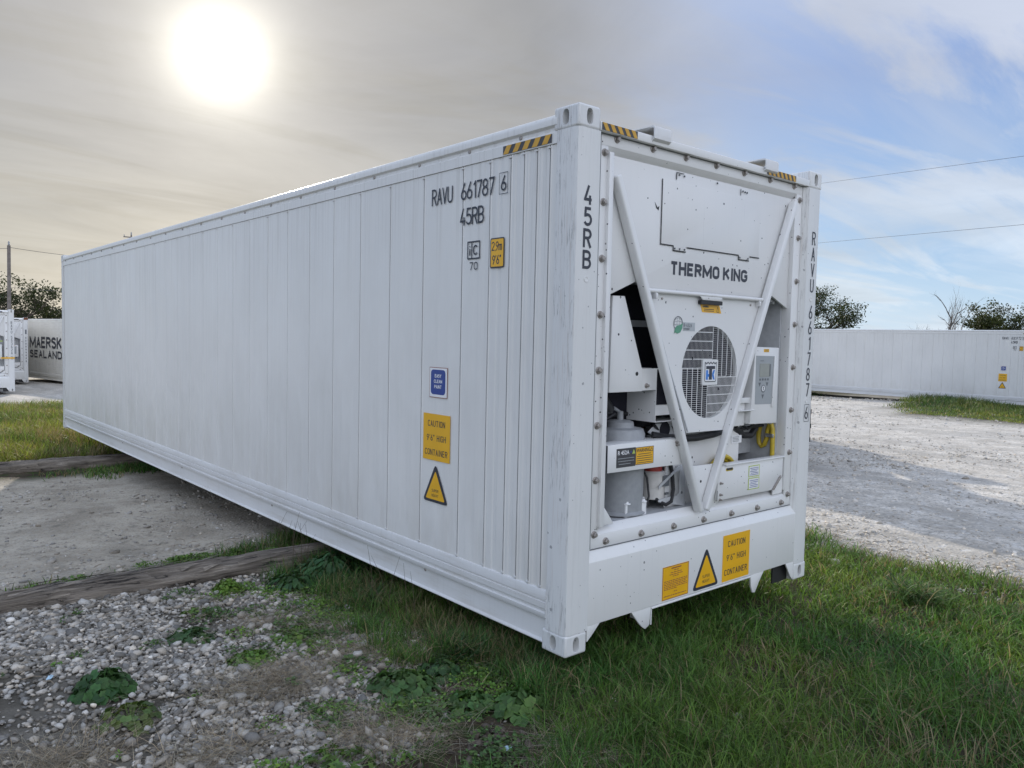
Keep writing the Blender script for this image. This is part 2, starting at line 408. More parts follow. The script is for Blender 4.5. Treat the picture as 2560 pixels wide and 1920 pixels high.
lotc = mixc(nt, math_(nt, 'MULTIPLY', nearlot_shade, .55), lotc, (.27, .25, .215))  # soft shade over the near lot, painted into the gravel colour
lotc = mixc(nt, mapr(nt, cellA, .55, 1.0, 0., .42, False), lotc, (.24, .235, .22))
lotc = mixc(nt, mapr(nt, cellB, .80, 1.0, 0., .5, False), lotc, (.68, .67, .64))
lotc = mixc(nt, mapr(nt, nB, .50, .66, 0., .8), lotc, (.20, .19, .17))
nE = nd(nt, 'ShaderNodeTexNoise', {'Vector': geo, 'Scale': 7.5, 'Detail': 6., 'Roughness': .7}).outputs[0]
lotc = mixc(nt, mapr(nt, nE, .52, .66, 0., .65), lotc, (.25, .24, .215))
roadc0 = mapr(nt, nE, .53, .68, 0., .6)
lotc = mixc(nt, mapr(nt, nD, .47, .66, 0., .6), lotc, (.37, .35, .315))
roadc = mixc(nt, mapr(nt, nA, .32, .68), (.30, .262, .205), (.46, .41, .33))
roadc = mixc(nt, mapr(nt, nB, .50, .70, 0., .6), roadc, (.12, .108, .088))
roadc = mixc(nt, mapr(nt, nD, .50, .68, 0., .55), roadc, (.20, .183, .15))
roadc = mixc(nt, mapr(nt, cellA, .7, 1.0, 0., .35, False), roadc, (.36, .345, .31))
roadc = mixc(nt, roadc0, roadc, (.15, .135, .11))
gap = mixc(nt, mapr(nt, nA, .35, .65), (.090, .080, .064), (.19, .172, .142))
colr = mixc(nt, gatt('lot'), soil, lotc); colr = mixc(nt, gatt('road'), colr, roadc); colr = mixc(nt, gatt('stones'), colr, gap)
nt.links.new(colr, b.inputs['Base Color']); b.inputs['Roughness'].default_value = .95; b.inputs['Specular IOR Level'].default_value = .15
hgt = math_(nt, 'ADD', math_(nt, 'MULTIPLY', nB, .6), math_(nt, 'MULTIPLY', math_(nt, 'SUBTRACT', 1.0, nC.outputs['Distance']), .5))
bp = nd(nt, 'ShaderNodeBump', {'Height': hgt, 'Strength': .8, 'Distance': .022}); nt.links.new(bp.outputs[0], b.inputs['Normal'])
V = np.stack([GX.ravel(), GY.ravel(), GZ.ravel()], 1)
att = dict(lot=lz, road=rz_, stones=sz_)
cen = quads.mean(1)
zl = lz[quads].mean(1) > .5; zr = (rz_[quads].mean(1) > .5) & ~zl
for nm, mask in (('ground', ~zl & ~zr), ('gravel_lot', zl), ('dirt_track', zr)):
    q = quads[mask]; used, inv = np.unique(q, return_inverse=True)
    o = np_mesh(nm, V[used], [inv.reshape(-1, 4)], gm, smooth=True, attrs={k: a[used] for k, a in att.items()})
    tag(o, kind='structure')

# ------------------------------------------------------------------ lettering (single-stroke letters drawn as flat paint)
def arc(cx, cy, rx_, ry_, a0, a1, n=9):
    return [(cx + rx_ * math.cos(rad(a0 + (a1 - a0) * i / n)), cy + ry_ * math.sin(rad(a0 + (a1 - a0) * i / n))) for i in range(n + 1)]
G = {
 'A': [[(0, 0), (.25, 1), (.5, 0)], [(.085, .32), (.415, .32)]],
 'B': [[(0, 0), (0, 1), (.26, 1)] + arc(.26, .76, .21, .24, 90, -90) + [(0, .52)], [(.26, .52)] + arc(.26, .26, .24, .26, 90, -90) + [(0, 0)]],
 'C': [arc(.25, .76, .25, .24, 10, 180) + arc(.25, .24, .25, .24, 180, 350)],
 'D': [[(0, 0), (0, 1), (.24, 1)] + arc(.24, .74, .26, .26, 90, 0, 5) + arc(.24, .26, .26, .26, 0, -90, 5) + [(0, 0)]],
 'E': [[(.46, 1), (0, 1), (0, 0), (.46, 0)], [(0, .52), (.4, .52)]],
 'F': [[(.46, 1), (0, 1), (0, 0)], [(0, .52), (.4, .52)]],
 'G': [arc(.25, .76, .25, .24, 10, 180) + arc(.25, .24, .25, .24, 180, 360) + [(.5, .48), (.27, .48)]],
 'H': [[(0, 0), (0, 1)], [(.5, 0), (.5, 1)], [(0, .52), (.5, .52)]],
 'I': [[(.06, 0), (.06, 1)]],
 'K': [[(0, 0), (0, 1)], [(.48, 1), (.03, .42)], [(.17, .6), (.5, 0)]],
 'L': [[(0, 1), (0, 0), (.44, 0)]],
 'M': [[(0, 0), (0, 1), (.31, .3), (.62, 1), (.62, 0)]],
 'N': [[(0, 0), (0, 1), (.5, 0), (.5, 1)]],
 'O': [arc(.25, .76, .25, .24, 0, 180) + arc(.25, .24, .25, .24, 180, 360) + [(.5, .76)]],
 'P': [[(0, 0), (0, 1), (.26, 1)] + arc(.26, .74, .24, .26, 90, -90) + [(0, .48)]],
 'R': [[(0, 0), (0, 1), (.26, 1)] + arc(.26, .75, .23, .25, 90, -90) + [(0, .5)], [(.25, .5), (.5, 0)]],
 'S': [arc(.25, .76, .24, .24, 20, 200, 8) + arc(.25, .26, .25, .27, 70, -160, 10)],
 'T': [[(0, 1), (.52, 1)], [(.26, 1), (.26, 0)]],
 'U': [[(0, 1), (0, .24)] + arc(.25, .24, .25, .24, 180, 360) + [(.5, 1)]],
 'V': [[(0, 1), (.25, 0), (.5, 1)]],
 'W': [[(0, 1), (.17, 0), (.36, .8), (.55, 0), (.72, 1)]],
 'Y': [[(0, 1), (.25, .48), (.5, 1)], [(.25, .48), (.25, 0)]],
 '0': [arc(.24, .74, .24, .26, 0, 180) + arc(.24, .26, .24, .26, 180, 360) + [(.48, .74)]],
 '1': [[(.05, .80), (.24, 1), (.24, 0)]],
 '2': [arc(.24, .74, .24, .26, 170, -35, 9) + [(0, 0), (.49, 0)]],
 '3': [arc(.23, .76, .22, .24, 150, -90, 9) + arc(.23, .26, .25, .26, 90, -150, 9)],
 '4': [[(.28, 1), (0, .22), (.5, .22)], [(.37, .48), (.37, 0)]],
 '5': [[(.45, 1), (.06, 1), (.04, .56)] + arc(.22, .31, .26, .31, 125, -150, 10)],
 '6': [[(.36, 1), (.03, .40)], arc(.24, .27, .24, .27, 0, 360, 14)],
 '7': [[(0, 1), (.48, 1), (.16, 0)]],
 '8': [arc(.24, .76, .21, .24, 0, 360, 14), arc(.24, .26, .25, .26, 0, 360, 14)],
 '9': [[(.12, 0), (.45, .60)], arc(.24, .73, .24, .27, 0, 360, 14)],
 'i': [[(.06, 0), (.06, .66)], [(.06, .86), (.06, .98)]],
 'c': [arc(.24, .33, .24, .33, 40, 320, 10)],
 'm': [[(0, 0), (0, .66)], arc(.15, .46, .15, .2, 180, 0, 6) + [(.3, 0)], arc(.45, .46, .15, .2, 180, 0, 6) + [(.6, 0)]],
 "'": [[(.06, 1), (.04, .78)]], '"': [[(.06, 1), (.04, .78)], [(.2, 1), (.18, .78)]],
 ',': [[(.08, .06), (.03, -.14)]], '-': [[(.02, .48), (.36, .48)]], ' ': [],
}
def stroke(mb, pts, t, fr, base):
    """flat ribbon along pts (2D), split at sharp corners"""
    runs = []; cur = [pts[0]]
    for i in range(1, len(pts)):
        cur.append(pts[i])
        if i < len(pts) - 1:
            a = Vector(pts[i]) - Vector(pts[i - 1]); c = Vector(pts[i + 1]) - Vector(pts[i])
            if a.length > 1e-9 and c.length > 1e-9 and a.angle(c) > rad(38):
                runs.append(cur); cur = [pts[i]]
    runs.append(cur)
    for k, r in enumerate(runs):
        P = [Vector(p) for p in r]
        P = [p for i, p in enumerate(P) if i == 0 or (p - P[i - 1]).length > 1e-7]
        if len(P) < 2: continue
        if k > 0: P[0] = P[0] - (P[1] - P[0]).normalized() * t * .45
        if k < len(runs) - 1: P[-1] = P[-1] + (P[-1] - P[-2]).normalized() * t * .45
        mb.lift += .00004
        vs = []
        for i, p in enumerate(P):
            tn = (P[min(i + 1, len(P) - 1)] - P[max(i - 1, 0)]).normalized(); n = Vector((-tn.y, tn.x))
            vs.append(fr(p.x + n.x * t / 2, p.y + n.y * t / 2, base + mb.lift)); vs.append(fr(p.x - n.x * t / 2, p.y - n.y * t / 2, base + mb.lift))
        mb.add(vs, [(2 * i, 2 * i + 1, 2 * i + 3, 2 * i + 2) for i in range(len(P) - 1)])
def twidth(s, wf, gap):
    w = 0
    for ch in s:
        w += (.30 if ch == ' ' else max([p[0] for st in G[ch] for p in st] or [0])) * wf + gap
    return w - gap
def text(mb, fr, s, u, v, h, wf=1.0, t=.11, gap=.22, base=.0, center=False):
    """s at (u,v) lower left in frame fr; h cap height; wf width factor; t stroke/h; gap letter gap/h"""
    mb.lift = 0.0
    if center: u -= twidth(s, wf, gap) * h / 2
    tt = t * h
    for ch in s:
        mb.lift = mb.lift % .0004
        for st in G[ch]:
            q = [[u + p[0] * wf * h, v + tt / 2 + p[1] * (h - tt)] for p in st]
            for e_, n_ in ((0, 1), (-1, -2)):                  # open stems run out to the base line and cap line
                if abs(q[e_][1] - q[n_][1]) > 1.2 * abs(q[e_][0] - q[n_][0]) and st[0] != st[-1]:
                    if st[e_][1] == 0: q[e_][1] = v
                    elif st[e_][1] == 1: q[e_][1] = v + h
            stroke(mb, [tuple(k) for k in q], tt, fr, base)
        w = .30 if ch == ' ' else max(p[0] for st in G[ch] for p in st)
        u += (w * wf + gap) * h
    return mb
def ftext(name, fr, s, u0, v0, u1, h, bold, mat, par, base=.001):
    """heavy lettering from the built-in font, fitted between u0 and u1 with cap height h"""
    cu = bpy.data.curves.new('lettering', 'FONT'); cu.body = s; cu.offset = bold; cu.resolution_u = 3
    to = bpy.data.objects.new('lettering_source', cu); COL.objects.link(to)
    dg = bpy.context.evaluated_depsgraph_get(); me = bpy.data.meshes.new_from_object(to.evaluated_get(dg))
    bpy.data.objects.remove(to); bpy.data.curves.remove(cu)
    xs = [v.co.x for v in me.vertices]; ys = [v.co.y for v in me.vertices]; a0, a1, b0, b1 = min(xs), max(xs), min(ys), max(ys)
    for v in me.vertices:
        v.co = fr(u0 + (v.co.x - a0) / (a1 - a0) * (u1 - u0), v0 + (v.co.y - b0) / (b1 - b0) * h, base)
    me.name = name; me.materials.clear(); me.materials.append(mat)
    o = bpy.data.objects.new(name, me); COL.objects.link(o); o.parent = par
    return o
def rrect(u0, v0, u1, v1, r, n=4):
    return arc(u1 - r, v0 + r, r, r, -90, 0, n) + arc(u1 - r, v1 - r, r, r, 0, 90, n) + arc(u0 + r, v1 - r, r, r, 90, 180, n) + arc(u0 + r, v0 + r, r, r, 180, 270, n)
def rpoly(pts, r, n=4):
    o = []; m = len(pts)
    for i in range(m):
        p = Vector(pts[i]); a = (Vector(pts[i - 1]) - p).normalized(); c = (Vector(pts[(i + 1) % m]) - p).normalized()
        th = a.angle(c); d = r / math.tan(th / 2)
        p0 = p + a * d; p1 = p + c * d
        for k in range(n + 1):
            q = k / n; o.append(tuple((p0 * (1 - q) + p * q) * (1 - q) + (p * (1 - q) + p1 * q) * q))
    return o
def plate(fr, pts, h0, h1):
    mb = MB(); return mb.prism(pts, lambda a, c: fr(a, c, h1), lambda a, c: fr(a, c, h0))
def frameS(u, v, h): return (.0035 - h, -u, v)            # long side: u runs toward the front end, outward is -x
def frameF(d):                                            # front end at depth d behind the corner posts
    return lambda u, v, h: (u, d - h, v)
def dX(xa, d): return xa + (xa + 2.89) * d / 2.9017       # surveyed on the post plane -> true position at depth d
def dZ(za, d): return za + (za - 1.695) * d / 2.9017
def D2(pts, d): return [(dX(a, d), dZ(c, d)) for a, c in pts]

# ------------------------------------------------------------------ the container
CL, CW, CH = 12.192, 2.438, 2.896
def casting(sx, sy, top):
    """corner casting with its two outer holes; sx/sy = -1 or 1 outward directions"""
    mb = MB(); x0, x1 = (0, .162) if sx < 0 else (CW - .162, CW); y0, y1 = (0, .178) if sy < 0 else (CL - .178, CL)
    z0, z1 = (CH - .118, CH) if top else (0, .118)
    bm = bmesh.new(); bmesh.ops.create_cube(bm, size=1)
    for v in bm.verts: v.co = ((x0 + x1) / 2 + v.co.x * (x1 - x0), (y0 + y1) / 2 + v.co.y * (y1 - y0), (z0 + z1) / 2 + v.co.z * (z1 - z0))
    ei = [e for e in bm.edges if not all(abs(v.co.y - (y1 if sy < 0 else y0)) < 1e-5 for v in e.verts)]
    bmesh.ops.bevel(bm, geom=ei, offset=.013, segments=3, profile=.5, affect='EDGES')
    for ax, sg in (('x', sx), ('y', sy)):
        n = Vector((sg, 0, 0)) if ax == 'x' else Vector((0, sg, 0))
        f = max((f for f in bm.faces if f.normal.dot(n) > .99), key=lambda f: f.calc_area())
        vs = [v.co.copy() for v in f.verts]; bmesh.ops.delete(bm, geom=[f], context='FACES_ONLY')
        us = [v.y if ax == 'x' else v.x for v in vs]; zs = [v.z for v in vs]; h = vs[0].x if ax == 'x' else vs[0].y
        u0, u1, w0, w1 = min(us), max(us), min(zs), max(zs); cu = (u0 + u1) / 2; cw = (w0 + w1) / 2
        a_, b_ = .0235, .041
        angs = sorted([2 * math.pi * k / 28 for k in range(28)] + [math.atan2(s2 * (w1 - cw), s1 * (u1 - cu)) % (2 * math.pi) for s1 in (-1, 1) for s2 in (-1, 1)])
        outer = []; inner = []; deep = []
        P = (lambda u, w, d: (h - sg * d, u, w)) if ax == 'x' else (lambda u, w, d: (u, h - sg * d, w))
        for q in angs:
            c, s = math.cos(q), math.sin(q)
            k = min((u1 - cu) / abs(c) if abs(c) > 1e-6 else 9, (w1 - cw) / abs(s) if abs(s) > 1e-6 else 9)
            outer.append(bm.verts.new(P(cu + c * k, cw + s * k, 0)))
            kk = 1 / ((abs(c) / a_) ** 2.6 + (abs(s) / b_) ** 2.6) ** (1 / 2.6)
            inner.append(bm.verts.new(P(cu + c * kk, cw + s * kk, 0))); deep.append(bm.verts.new(P(cu + c * kk * .97, cw + s * kk * 1.0, .10)))
        m = len(angs)
        for i in range(m):
            j = (i + 1) % m
            bm.faces.new((outer[i], outer[j], inner[j], inner[i])); bm.faces.new((inner[i], inner[j], deep[j], deep[i]))
        bm.faces.new(deep)
    bmesh.ops.recalc_face_normals(bm, faces=bm.faces)
    me = bpy.data.meshes.new('corner_casting'); bm.to_mesh(me); bm.free()
    me.polygons.foreach_set('use_smooth', [True] * len(me.polygons)); me.set_sharp_from_angle(angle=rad(30))
    me.materials.append(M['post'])
    o = bpy.data.objects.new('corner_casting', me); COL.objects.link(o); return o

def bolt(c, n='y', r=.0135, parent=None, name='bolt'):
    mb = MB(); x, y, z = c
    if n == 'y':
        mb.lathe((x, y, z), [(r * 1.5, 0), (r * 1.5, -.004), (r * 1.25, -.006)], 14, 'y')
        mb.lathe((x, y - .006, z), [(r, 0), (r, -.012), (r * .8, -.015)], 6, 'y')
    else:
        mb.lathe((x, y, z), [(r * 1.3, 0), (r * 1.3, -.003), (r * .9, -.007)], 12, 'x')
    return mb.build(name, M['bolt'], parent)

root = empty('refrigerated_container', (0, 0, 0))
tag(root, 'large white refrigerated shipping container in the foreground, its machinery end turned to the right', 'container', 'white refrigerated containers')

for sx in (-1, 1):
    for sy in (-1, 1):
        for tp in (False, True):
            casting(sx, sy, tp).parent = root
# corner posts
def post(sx, sy):
    prof = [(.0, .028), (.008, .008), (.028, .0), (.165, .0), (.196, .034), (.196, .055), (.06, .055), (.06, .15), (.0005, .158)]
    if sy > 0: prof = [(.0, .03), (.008, .008), (.03, .0), (.12, .0), (.12, .06), (.06, .06), (.06, .15), (.0005, .158)]
    pts = [((a if sx < 0 else CW - a), (c if sy < 0 else CL - c)) for a, c in prof]
    mb = MB().prism(pts, lambda a, c: (a, c, .1185), lambda a, c: (a, c, CH - .1185))
    return mb.build('corner_post', M['post'], root, bevel=0.0, smooth=True)
posts = [post(sx, sy) for sx in (-1, 1) for sy in (-1, 1)]
# small round plugs on the front posts
for x, z in ((.083, 2.005), (2.352, 2.007), (2.352, 1.288)):
    MB().lathe((x, 0, z), [(.017, 0), (.017, -.0025), (.011, -.0025), (.010, -.001)], 16, 'y').build('plug', M['sill'], posts[0] if x < 1 else posts[2], smooth=True)

# long side panels with lapped seams
seams = [.214, .314, .421, .535, .717, .979] + [1.397 + .405 * i for i in range(26)]
def side_profile():
    p = [(.158, .012)]
    for i, s in enumerate(seams):
        big = i < 5
        a = .0035 if big else .0025
        p += [(s - .016, .0085), (s - .010, .0085 - a), (s - .0055, .0085 - a), (s - .0047, .0155), (s + .0043, .0155), (s + .0051, .0085)]
        nxt = seams[i + 1] if i + 1 < len(seams) else CL - .17
        w = nxt - s
        if w > .2:
            for fr_, dp in ((.30, .0011), (.62, .0009)):
                m_ = s + w * fr_
                p += [(m_ - .030, .0085), (m_ - .020, .0085 - dp), (m_ + .020, .0085 - dp), (m_ + .030, .0085)]
        elif w > .08:
            m_ = s + w * .5
            p += [(m_ - .022, .0085), (m_ - .012, .0125), (m_ + .012, .0125), (m_ + .022, .0085)]
    p.append((CL - .158, .012))
    return p
sp = side_profile()
mb = MB().sweep(sp, lambda y, x: (x, y, .325), lambda y, x: (x, y, 2.7135))
side_l = mb.build('side_panel', M['panel'], root, recalc=False)
mb = MB()
for s in seams:
    for z in (.339, 2.7005):
        mb.box(.001, .012, s - .009, s + .015, z - .0035, z + .0035)
mb.build('seam_clip', M['rail'], root)['kind'] = 'stuff'
mb = MB()
for s in seams: mb.box(.0105, .0150, s - .0046, s + .0042, .336, 2.7125)
mb.build('panel_joint', M['joint'], root)['kind'] = 'stuff'
mb = MB().sweep(sp, lambda y, x: (CW - x, y, .325), lambda y, x: (CW - x, y, 2.7135)); mb.build('side_panel', M['panel'], root, recalc=False)

# bottom and top side rails (extrusions)
brail = [(.330, .0125), (.326, .004), (.318, .0005), (.272, .0005), (.268, .007), (.262, .007), (.258, .0005), (.226, .0005), (.219, .010), (.205, .010), (.199, .001), (.180, .001), (.170, .006), (.166, .021), (.070, .021), (.050, .018), (.040, .006), (.034, .006), (.034, .07), (.12, .09), (.33, .09)]
trail = [(2.7150, .013), (2.7152, .0015), (2.772, .0015), (2.777, .006), (2.784, .013), (2.800, .013), (2.806, .004), (2.812, -.002), (2.838, -.003), (2.856, .002), (2.866, .012), (2.870, .030), (2.870, .10), (2.70, .10)]
for nm, pr, mat in (('bottom_side_rail', brail, 'rail'), ('top_side_rail', trail, 'panel')):
    for sx in (-1, 1):
        f = (lambda x: x) if sx < 0 else (lambda x: CW - x)
        mb = MB().prism(pr, lambda z, x: (f(x), .1585, z), lambda z, x: (f(x), CL - .1585, z))
        o = mb.build(nm, M[mat], root, smooth=True)
        ys = [.462, .928, 1.462] + [2.03 + .58 * i for i in range(18)] if nm == 'top_side_rail' else [1.337 + 2.41 * i for i in range(5)]
        if sx < 0:
            for y in ys: bolt((.0125 if nm == 'top_side_rail' else .0225, y, 2.792 if nm == 'top_side_rail' else .158), 'x', .010 if nm == 'top_side_rail' else .009, o, 'rail_bolt')
# weld bead where the bottom rail meets the post
mb = MB()
for i in range(15): mb.box(-.002, .004, .153, .163, .178 + i * .0100, .186 + i * .0100)
mb.build('weld_bead', M['rail'], root, bevel=.0015)
# roof, floor, rear doors
MB().box(.10, CW - .10, .12, CL - .08, 2.845, 2.868).build('roof_panel', M['panel'], root)
MB().box(.10, CW - .10, .30, CL - .08, .165, .32).build('floor_deck', M['hazd'], root)
mb = MB()
for i in range(26): mb.box(.092, CW - .092, .60 + i * .45, .66 + i * .45, .045, .1648)
cb = mb.build('cross_member', M['rail'], root); cb['kind'] = 'stuff'
for x0, x1 in ((.125, 1.216), (1.222, CW - .125)):
    MB().box(x0, x1, CL - .07, CL - .03, .125, CH - .125).build('rear_door', M['panel'], root)
# front sill beam with its sloped top and fork-like lugs
sillp = [(.545, .034), (.487, .0), (.139, .0), (.136, .016), (.30, .06), (.545, .06)]
mb = MB().prism(sillp, lambda z, y: (.1655, y, z), lambda z, y: (CW - .1655, y, z))
lug = lambda pts: mb.prism(pts, lambda a, c: (a, .001, c), lambda a, c: (a, .014, c))
lug([(.1665, .139), (.1665, .052), (.215, .092), (.266, .139)])
lug([(.528, .138), (.60, .055), (.628, .030), (.655, .014), (.688, .030), (.700, .138)])
lug([(1.733, .138), (1.742, .06), (1.764, .012), (1.792, .008), (1.85, .09), (1.892, .138)])
lug([(2.272, .139), (2.272, .006), (2.240, .035), (2.170, .139)])
sill = mb.build('front_sill', M['sill'], root, bevel=.003)
MB().box(.70, 1.733, -.006, .012, .124, .1355).build('sill_lip', M['sill'], sill, bevel=.003)
MB().box(.70, .708, .001, .16, .03, .135).build('lug_rib', M['sill'], sill)
MB().box(2.075, 2.262, .045, .055, .004, .1375).build('under_sill_shade', M['black'], root)  # added black plate, stands in for the shade under the sill corner
MB().box(.19, 2.25, .32, .36, .02, .1645).build('shaded_cross_member', M['hazd'], root)  # cross member in a dark colour that paints in the underside shade
# header with slope to the roof
hp = [(2.7830, .030), (2.7832, .001), (2.828, .001), (2.860, .10), (2.864, .125), (2.783, .125)]
header = MB().prism(hp, lambda z, y: (.1655, y, z), lambda z, y: (CW - .1655, y, z)).build('front_header', M['sill'], root, bevel=.003)
# hazard stripes
def hazard(fr, u0, u1, v0, v1, n, slant, par, lean=1):
    mb = MB().prism([(u0, v0), (u1, v0), (u1, v1), (u0, v1)], lambda a, c: fr(a, c, .0012), lambda a, c: fr(a, c, .0002))
    o = mb.build('hazard_tape', M['hazd'], par)
    mb = MB(); w = (u1 - u0) / n
    for k in range(n):
        a = u0 + w * k + w * .04; bb = a + w * .54; s = slant
        q = [(a, v0), (bb, v0), (min(bb + s, u1), v1), (min(a + s, u1), v1)] if lean > 0 else [(min(a + s, u1), v0), (min(bb + s, u1), v0), (bb, v1), (a, v1)]
        mb.prism(q, lambda a_, c_: fr(a_, c_, .0022), lambda a_, c_: fr(a_, c_, .0013))
    mb.build('yellow_stripe', M['hazy'], o)
hazard(lambda u, v, h: (-.0005 - h, -u, v), -.598, -.197, 2.722, 2.768, 5, .030, root, 1)
hazard(frameF(-.0006), .172, .452, 2.787, 2.8255, 5, .026, header, -1)
hazard(frameF(-.0006), 1.735, 2.088, 2.787, 2.8255, 7, .020, header, -1)
# lifting lugs on the header
for x0 in (.575, 1.692):
    mb = MB(); x1 = x0 + .147
    pr = [(.235, 2.846), (.235, 2.853), (.004, 2.884), (-.012, 2.880), (-.018, 2.868), (-.018, 2.812), (.0005, 2.800), (.0005, 2.807), (-.011, 2.816), (-.011, 2.868), (.0, 2.873)]
    mb.prism(pr, lambda y, z: (x0, y, z), lambda y, z: (x1, y, z))
    mb.prism([(x0 - .11, .235), (x0 - .001, .235), (x0 - .001, .012)], lambda x, y: (x, y, 2.853 + (.235 - y) * .134), lambda x, y: (x, y, 2.846 + (.235 - y) * .134))
    mb.build('lifting_bracket', M['rail'], root, smooth=True)

# ------------------------------------------------------------------ refrigeration unit in the front end
UD = .035
fl = MB()
fl.box(.199, 2.239, UD, .052, 2.722, 2.7825); fl.box(.199, 2.239, UD, .052, .5475, .622)
fl.box(.199, .2625, UD, .052, .6222, 2.7218); fl.box(2.170, 2.239, UD, .052, .6222, 2.7218)
uf = fl.build('unit_flange', M['unit'], root, bevel=.0015)
for i in range(7): bolt((.326 + i * .300, UD, 2.768), 'y', .0138, uf)
for i in range(7): bolt((.326 + i * .300, UD, .578), 'y', .0138, uf)
for i in range(8):
    z = 2.684 if i == 0 else 2.424 - (i - 1) * .2995
    bolt((.232, UD, z), 'y', .0138, uf); bolt((2.206, UD, z), 'y', .0138, uf)
# dark joint around the unit
mb = MB()
mb.box(.1975, .2015, .030, .034, .553, 2.778); mb.box(.199, 2.24, .029, .0335, .545, .5492); mb.box(.199, 2.24, .0285, .033, 2.7785, 2.7822)
mb.build('joint_seal', M['key'], uf)
# sloped inner rims
mb = MB()
mb.prism([(2.7225, .0355), (2.7225, .09), (2.684, .09), (2.690, .066)], lambda z, y: (.263, y, z), lambda z, y: (2.1695, y, z))
mb.prism([(.6215, .036), (.664, .085), (.640, .12), (.6215, .12)], lambda z, y: (.263, y, z), lambda z, y: (2.1695, y, z))
mb.box(.254, .2895, .014, .10, .6643, 2.6895)
mb.box(2.146, 2.1698, .030, .10, .6645, 2.6895)
mb.prism([(.2905, .664), (.40, .664), (.2905, .80)], lambda x, z: (x, .040, z), lambda x, z: (x, .052, z))
mb.build('unit_frame', M['unit'], root, bevel=.004)
# housing behind the openings
mb = MB()
mb.box(.268, .286, .10, .62, .645, 2.05); mb.box(2.132, 2.150, .10, .62, .645, 2.05)
mb.box(.286, 2.132, .60, .62, .645, 2.05)
mb.box(.286, 2.132, .085, .60, .640, .6585); mb.box(.286, 2.132, .10, .60, 2.035, 2.05)
mb.box(1.30, 2.132, .30, .312, .90, 2.035)
mb.box(1.30, 1.312, .312, .60, .66, 2.035)
housing = mb.build('unit_housing', M['grey'], root)
MB().box(1.00, 1.78, .165, .175, .66, 1.19).build('rear_baffle', M['unit'], root)
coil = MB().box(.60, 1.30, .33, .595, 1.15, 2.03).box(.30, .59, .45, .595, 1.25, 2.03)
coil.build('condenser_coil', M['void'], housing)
MB().box(.60, 1.30, .322, .329, 1.775, 1.815).build('coil_strap', M['grey'], housing)
# upper access panel
PD = .060
f60 = frameF(PD)
up = [(.2905, 2.6885), (2.1455, 2.6885), (2.1455, 1.934), (1.925, 2.022), (1.90, 1.987), (.62, 1.987), (.545, 2.022), (.2905, 1.922)]
mb = MB().prism(up, lambda x, z: (x, PD, z), lambda x, z: (x, PD + .018, z))
ap = mb.build('access_panel', M['unit'], root, bevel=.002)
hx = lambda a: dX(a, PD); hz = lambda a: dZ(a, PD)
hat = [(hx(.676), hz(2.604)), (hx(1.668), hz(2.604)), (hx(1.668), hz(2.243)), (hx(1.56), hz(2.243)), (hx(1.56), hz(2.217)), (hx(1.446), hz(2.217)), (hx(1.446), hz(2.243)), (hx(.906), hz(2.243)), (hx(.906), hz(2.217)), (hx(.790), hz(2.217)), (hx(.790), hz(2.243)), (hx(.676), hz(2.243))]
hatch = MB().prism(hat, lambda x, z: (x, PD - .004, z), lambda x, z: (x, PD - .0005, z)).build('access_hatch', M['unit'], ap, bevel=.001)
mb = MB()
def gap_line(a0, b0, a1, b1, w=.007):
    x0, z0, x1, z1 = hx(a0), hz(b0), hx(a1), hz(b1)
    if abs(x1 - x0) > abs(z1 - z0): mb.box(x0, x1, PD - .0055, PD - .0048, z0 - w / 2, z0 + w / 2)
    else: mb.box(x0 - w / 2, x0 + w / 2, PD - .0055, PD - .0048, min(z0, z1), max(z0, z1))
gap_line(.673, 2.24, .673, 2.606); gap_line(.669, 2.240, .790, 2.240); gap_line(.788, 2.213, .788, 2.2365); gap_line(.784, 2.213, .904, 2.213)
gap_line(.916, 2.240, 1.442, 2.240); gap_line(1.443, 2.213, 1.443, 2.2365); gap_line(1.439, 2.213, 1.558, 2.213); gap_line(1.568, 2.240, 1.672, 2.240)
gap_line(.797, 2.618, .797, 2.655); gap_line(.793, 2.6585, .865, 2.6585, .004); gap_line(1.440, 2.612, 1.440, 2.652, .006)
mb.build('hatch_gap_shade', M['black'], ap)  # dark strips painting in the shadowed gaps round the hatch
mb = MB()
for a, c in ((.822, 2.648), (.868, 2.646), (1.462, 2.640), (1.485, 2.638), (1.508, 2.637), (.800, 2.226), (.845, 2.226), (.890, 2.226), (1.455, 2.226), (1.545, 2.226), (1.19, 2.652)):
    mb.lathe((hx(a), PD - .004, hz(c)), [(.006, 0), (.006, -.004), (.003, -.006)], 8, 'y')
mb.build('hatch_screw', M['key'], ap)['kind'] = 'stuff'
MB().add([(hx(a), PD - .0015, hz(c)) for a, c in ((.612, 2.472), (.640, 2.440), (.655, 2.452), (.650, 2.425), (.628, 2.436))], [(0, 1, 4), (1, 2, 3), (1, 3, 4)]).build('dark_mark', M['black'], ap)
G['M'] = [[(0, 0), (0, 1), (.36, .18), (.72, 1), (.72, 0)]]
def bold(mb, fr, s_, u0, u1, v0, v1, t, gap, base=.001):
    """heavy letters fitted between u0 and u1, ends cut square at v0 and v1"""
    h_ = v1 - v0; fc = lambda u, v, h: fr(u, min(max(v, v0), v1), h)
    lets = sum(max(p_[0] for st in G[c_] for p_ in st) for c_ in s_)
    k_ = ((u1 - u0) / h_ - t - (len(s_) - 1) * gap) / lets
    return text(mb, fc, s_, u0 + t * h_ / 2, v0, h_, k_, t, gap, base)
mb = MB()
bold(mb, f60, 'THERMO', hx(.770), hx(1.250), hz(2.0755), hz(2.1535), .245, .335)
bold(mb, f60, 'KING', hx(1.288), hx(1.553), hz(2.0755), hz(2.1535), .245, .335)
mb.build('lettering', M['dark'], ap)
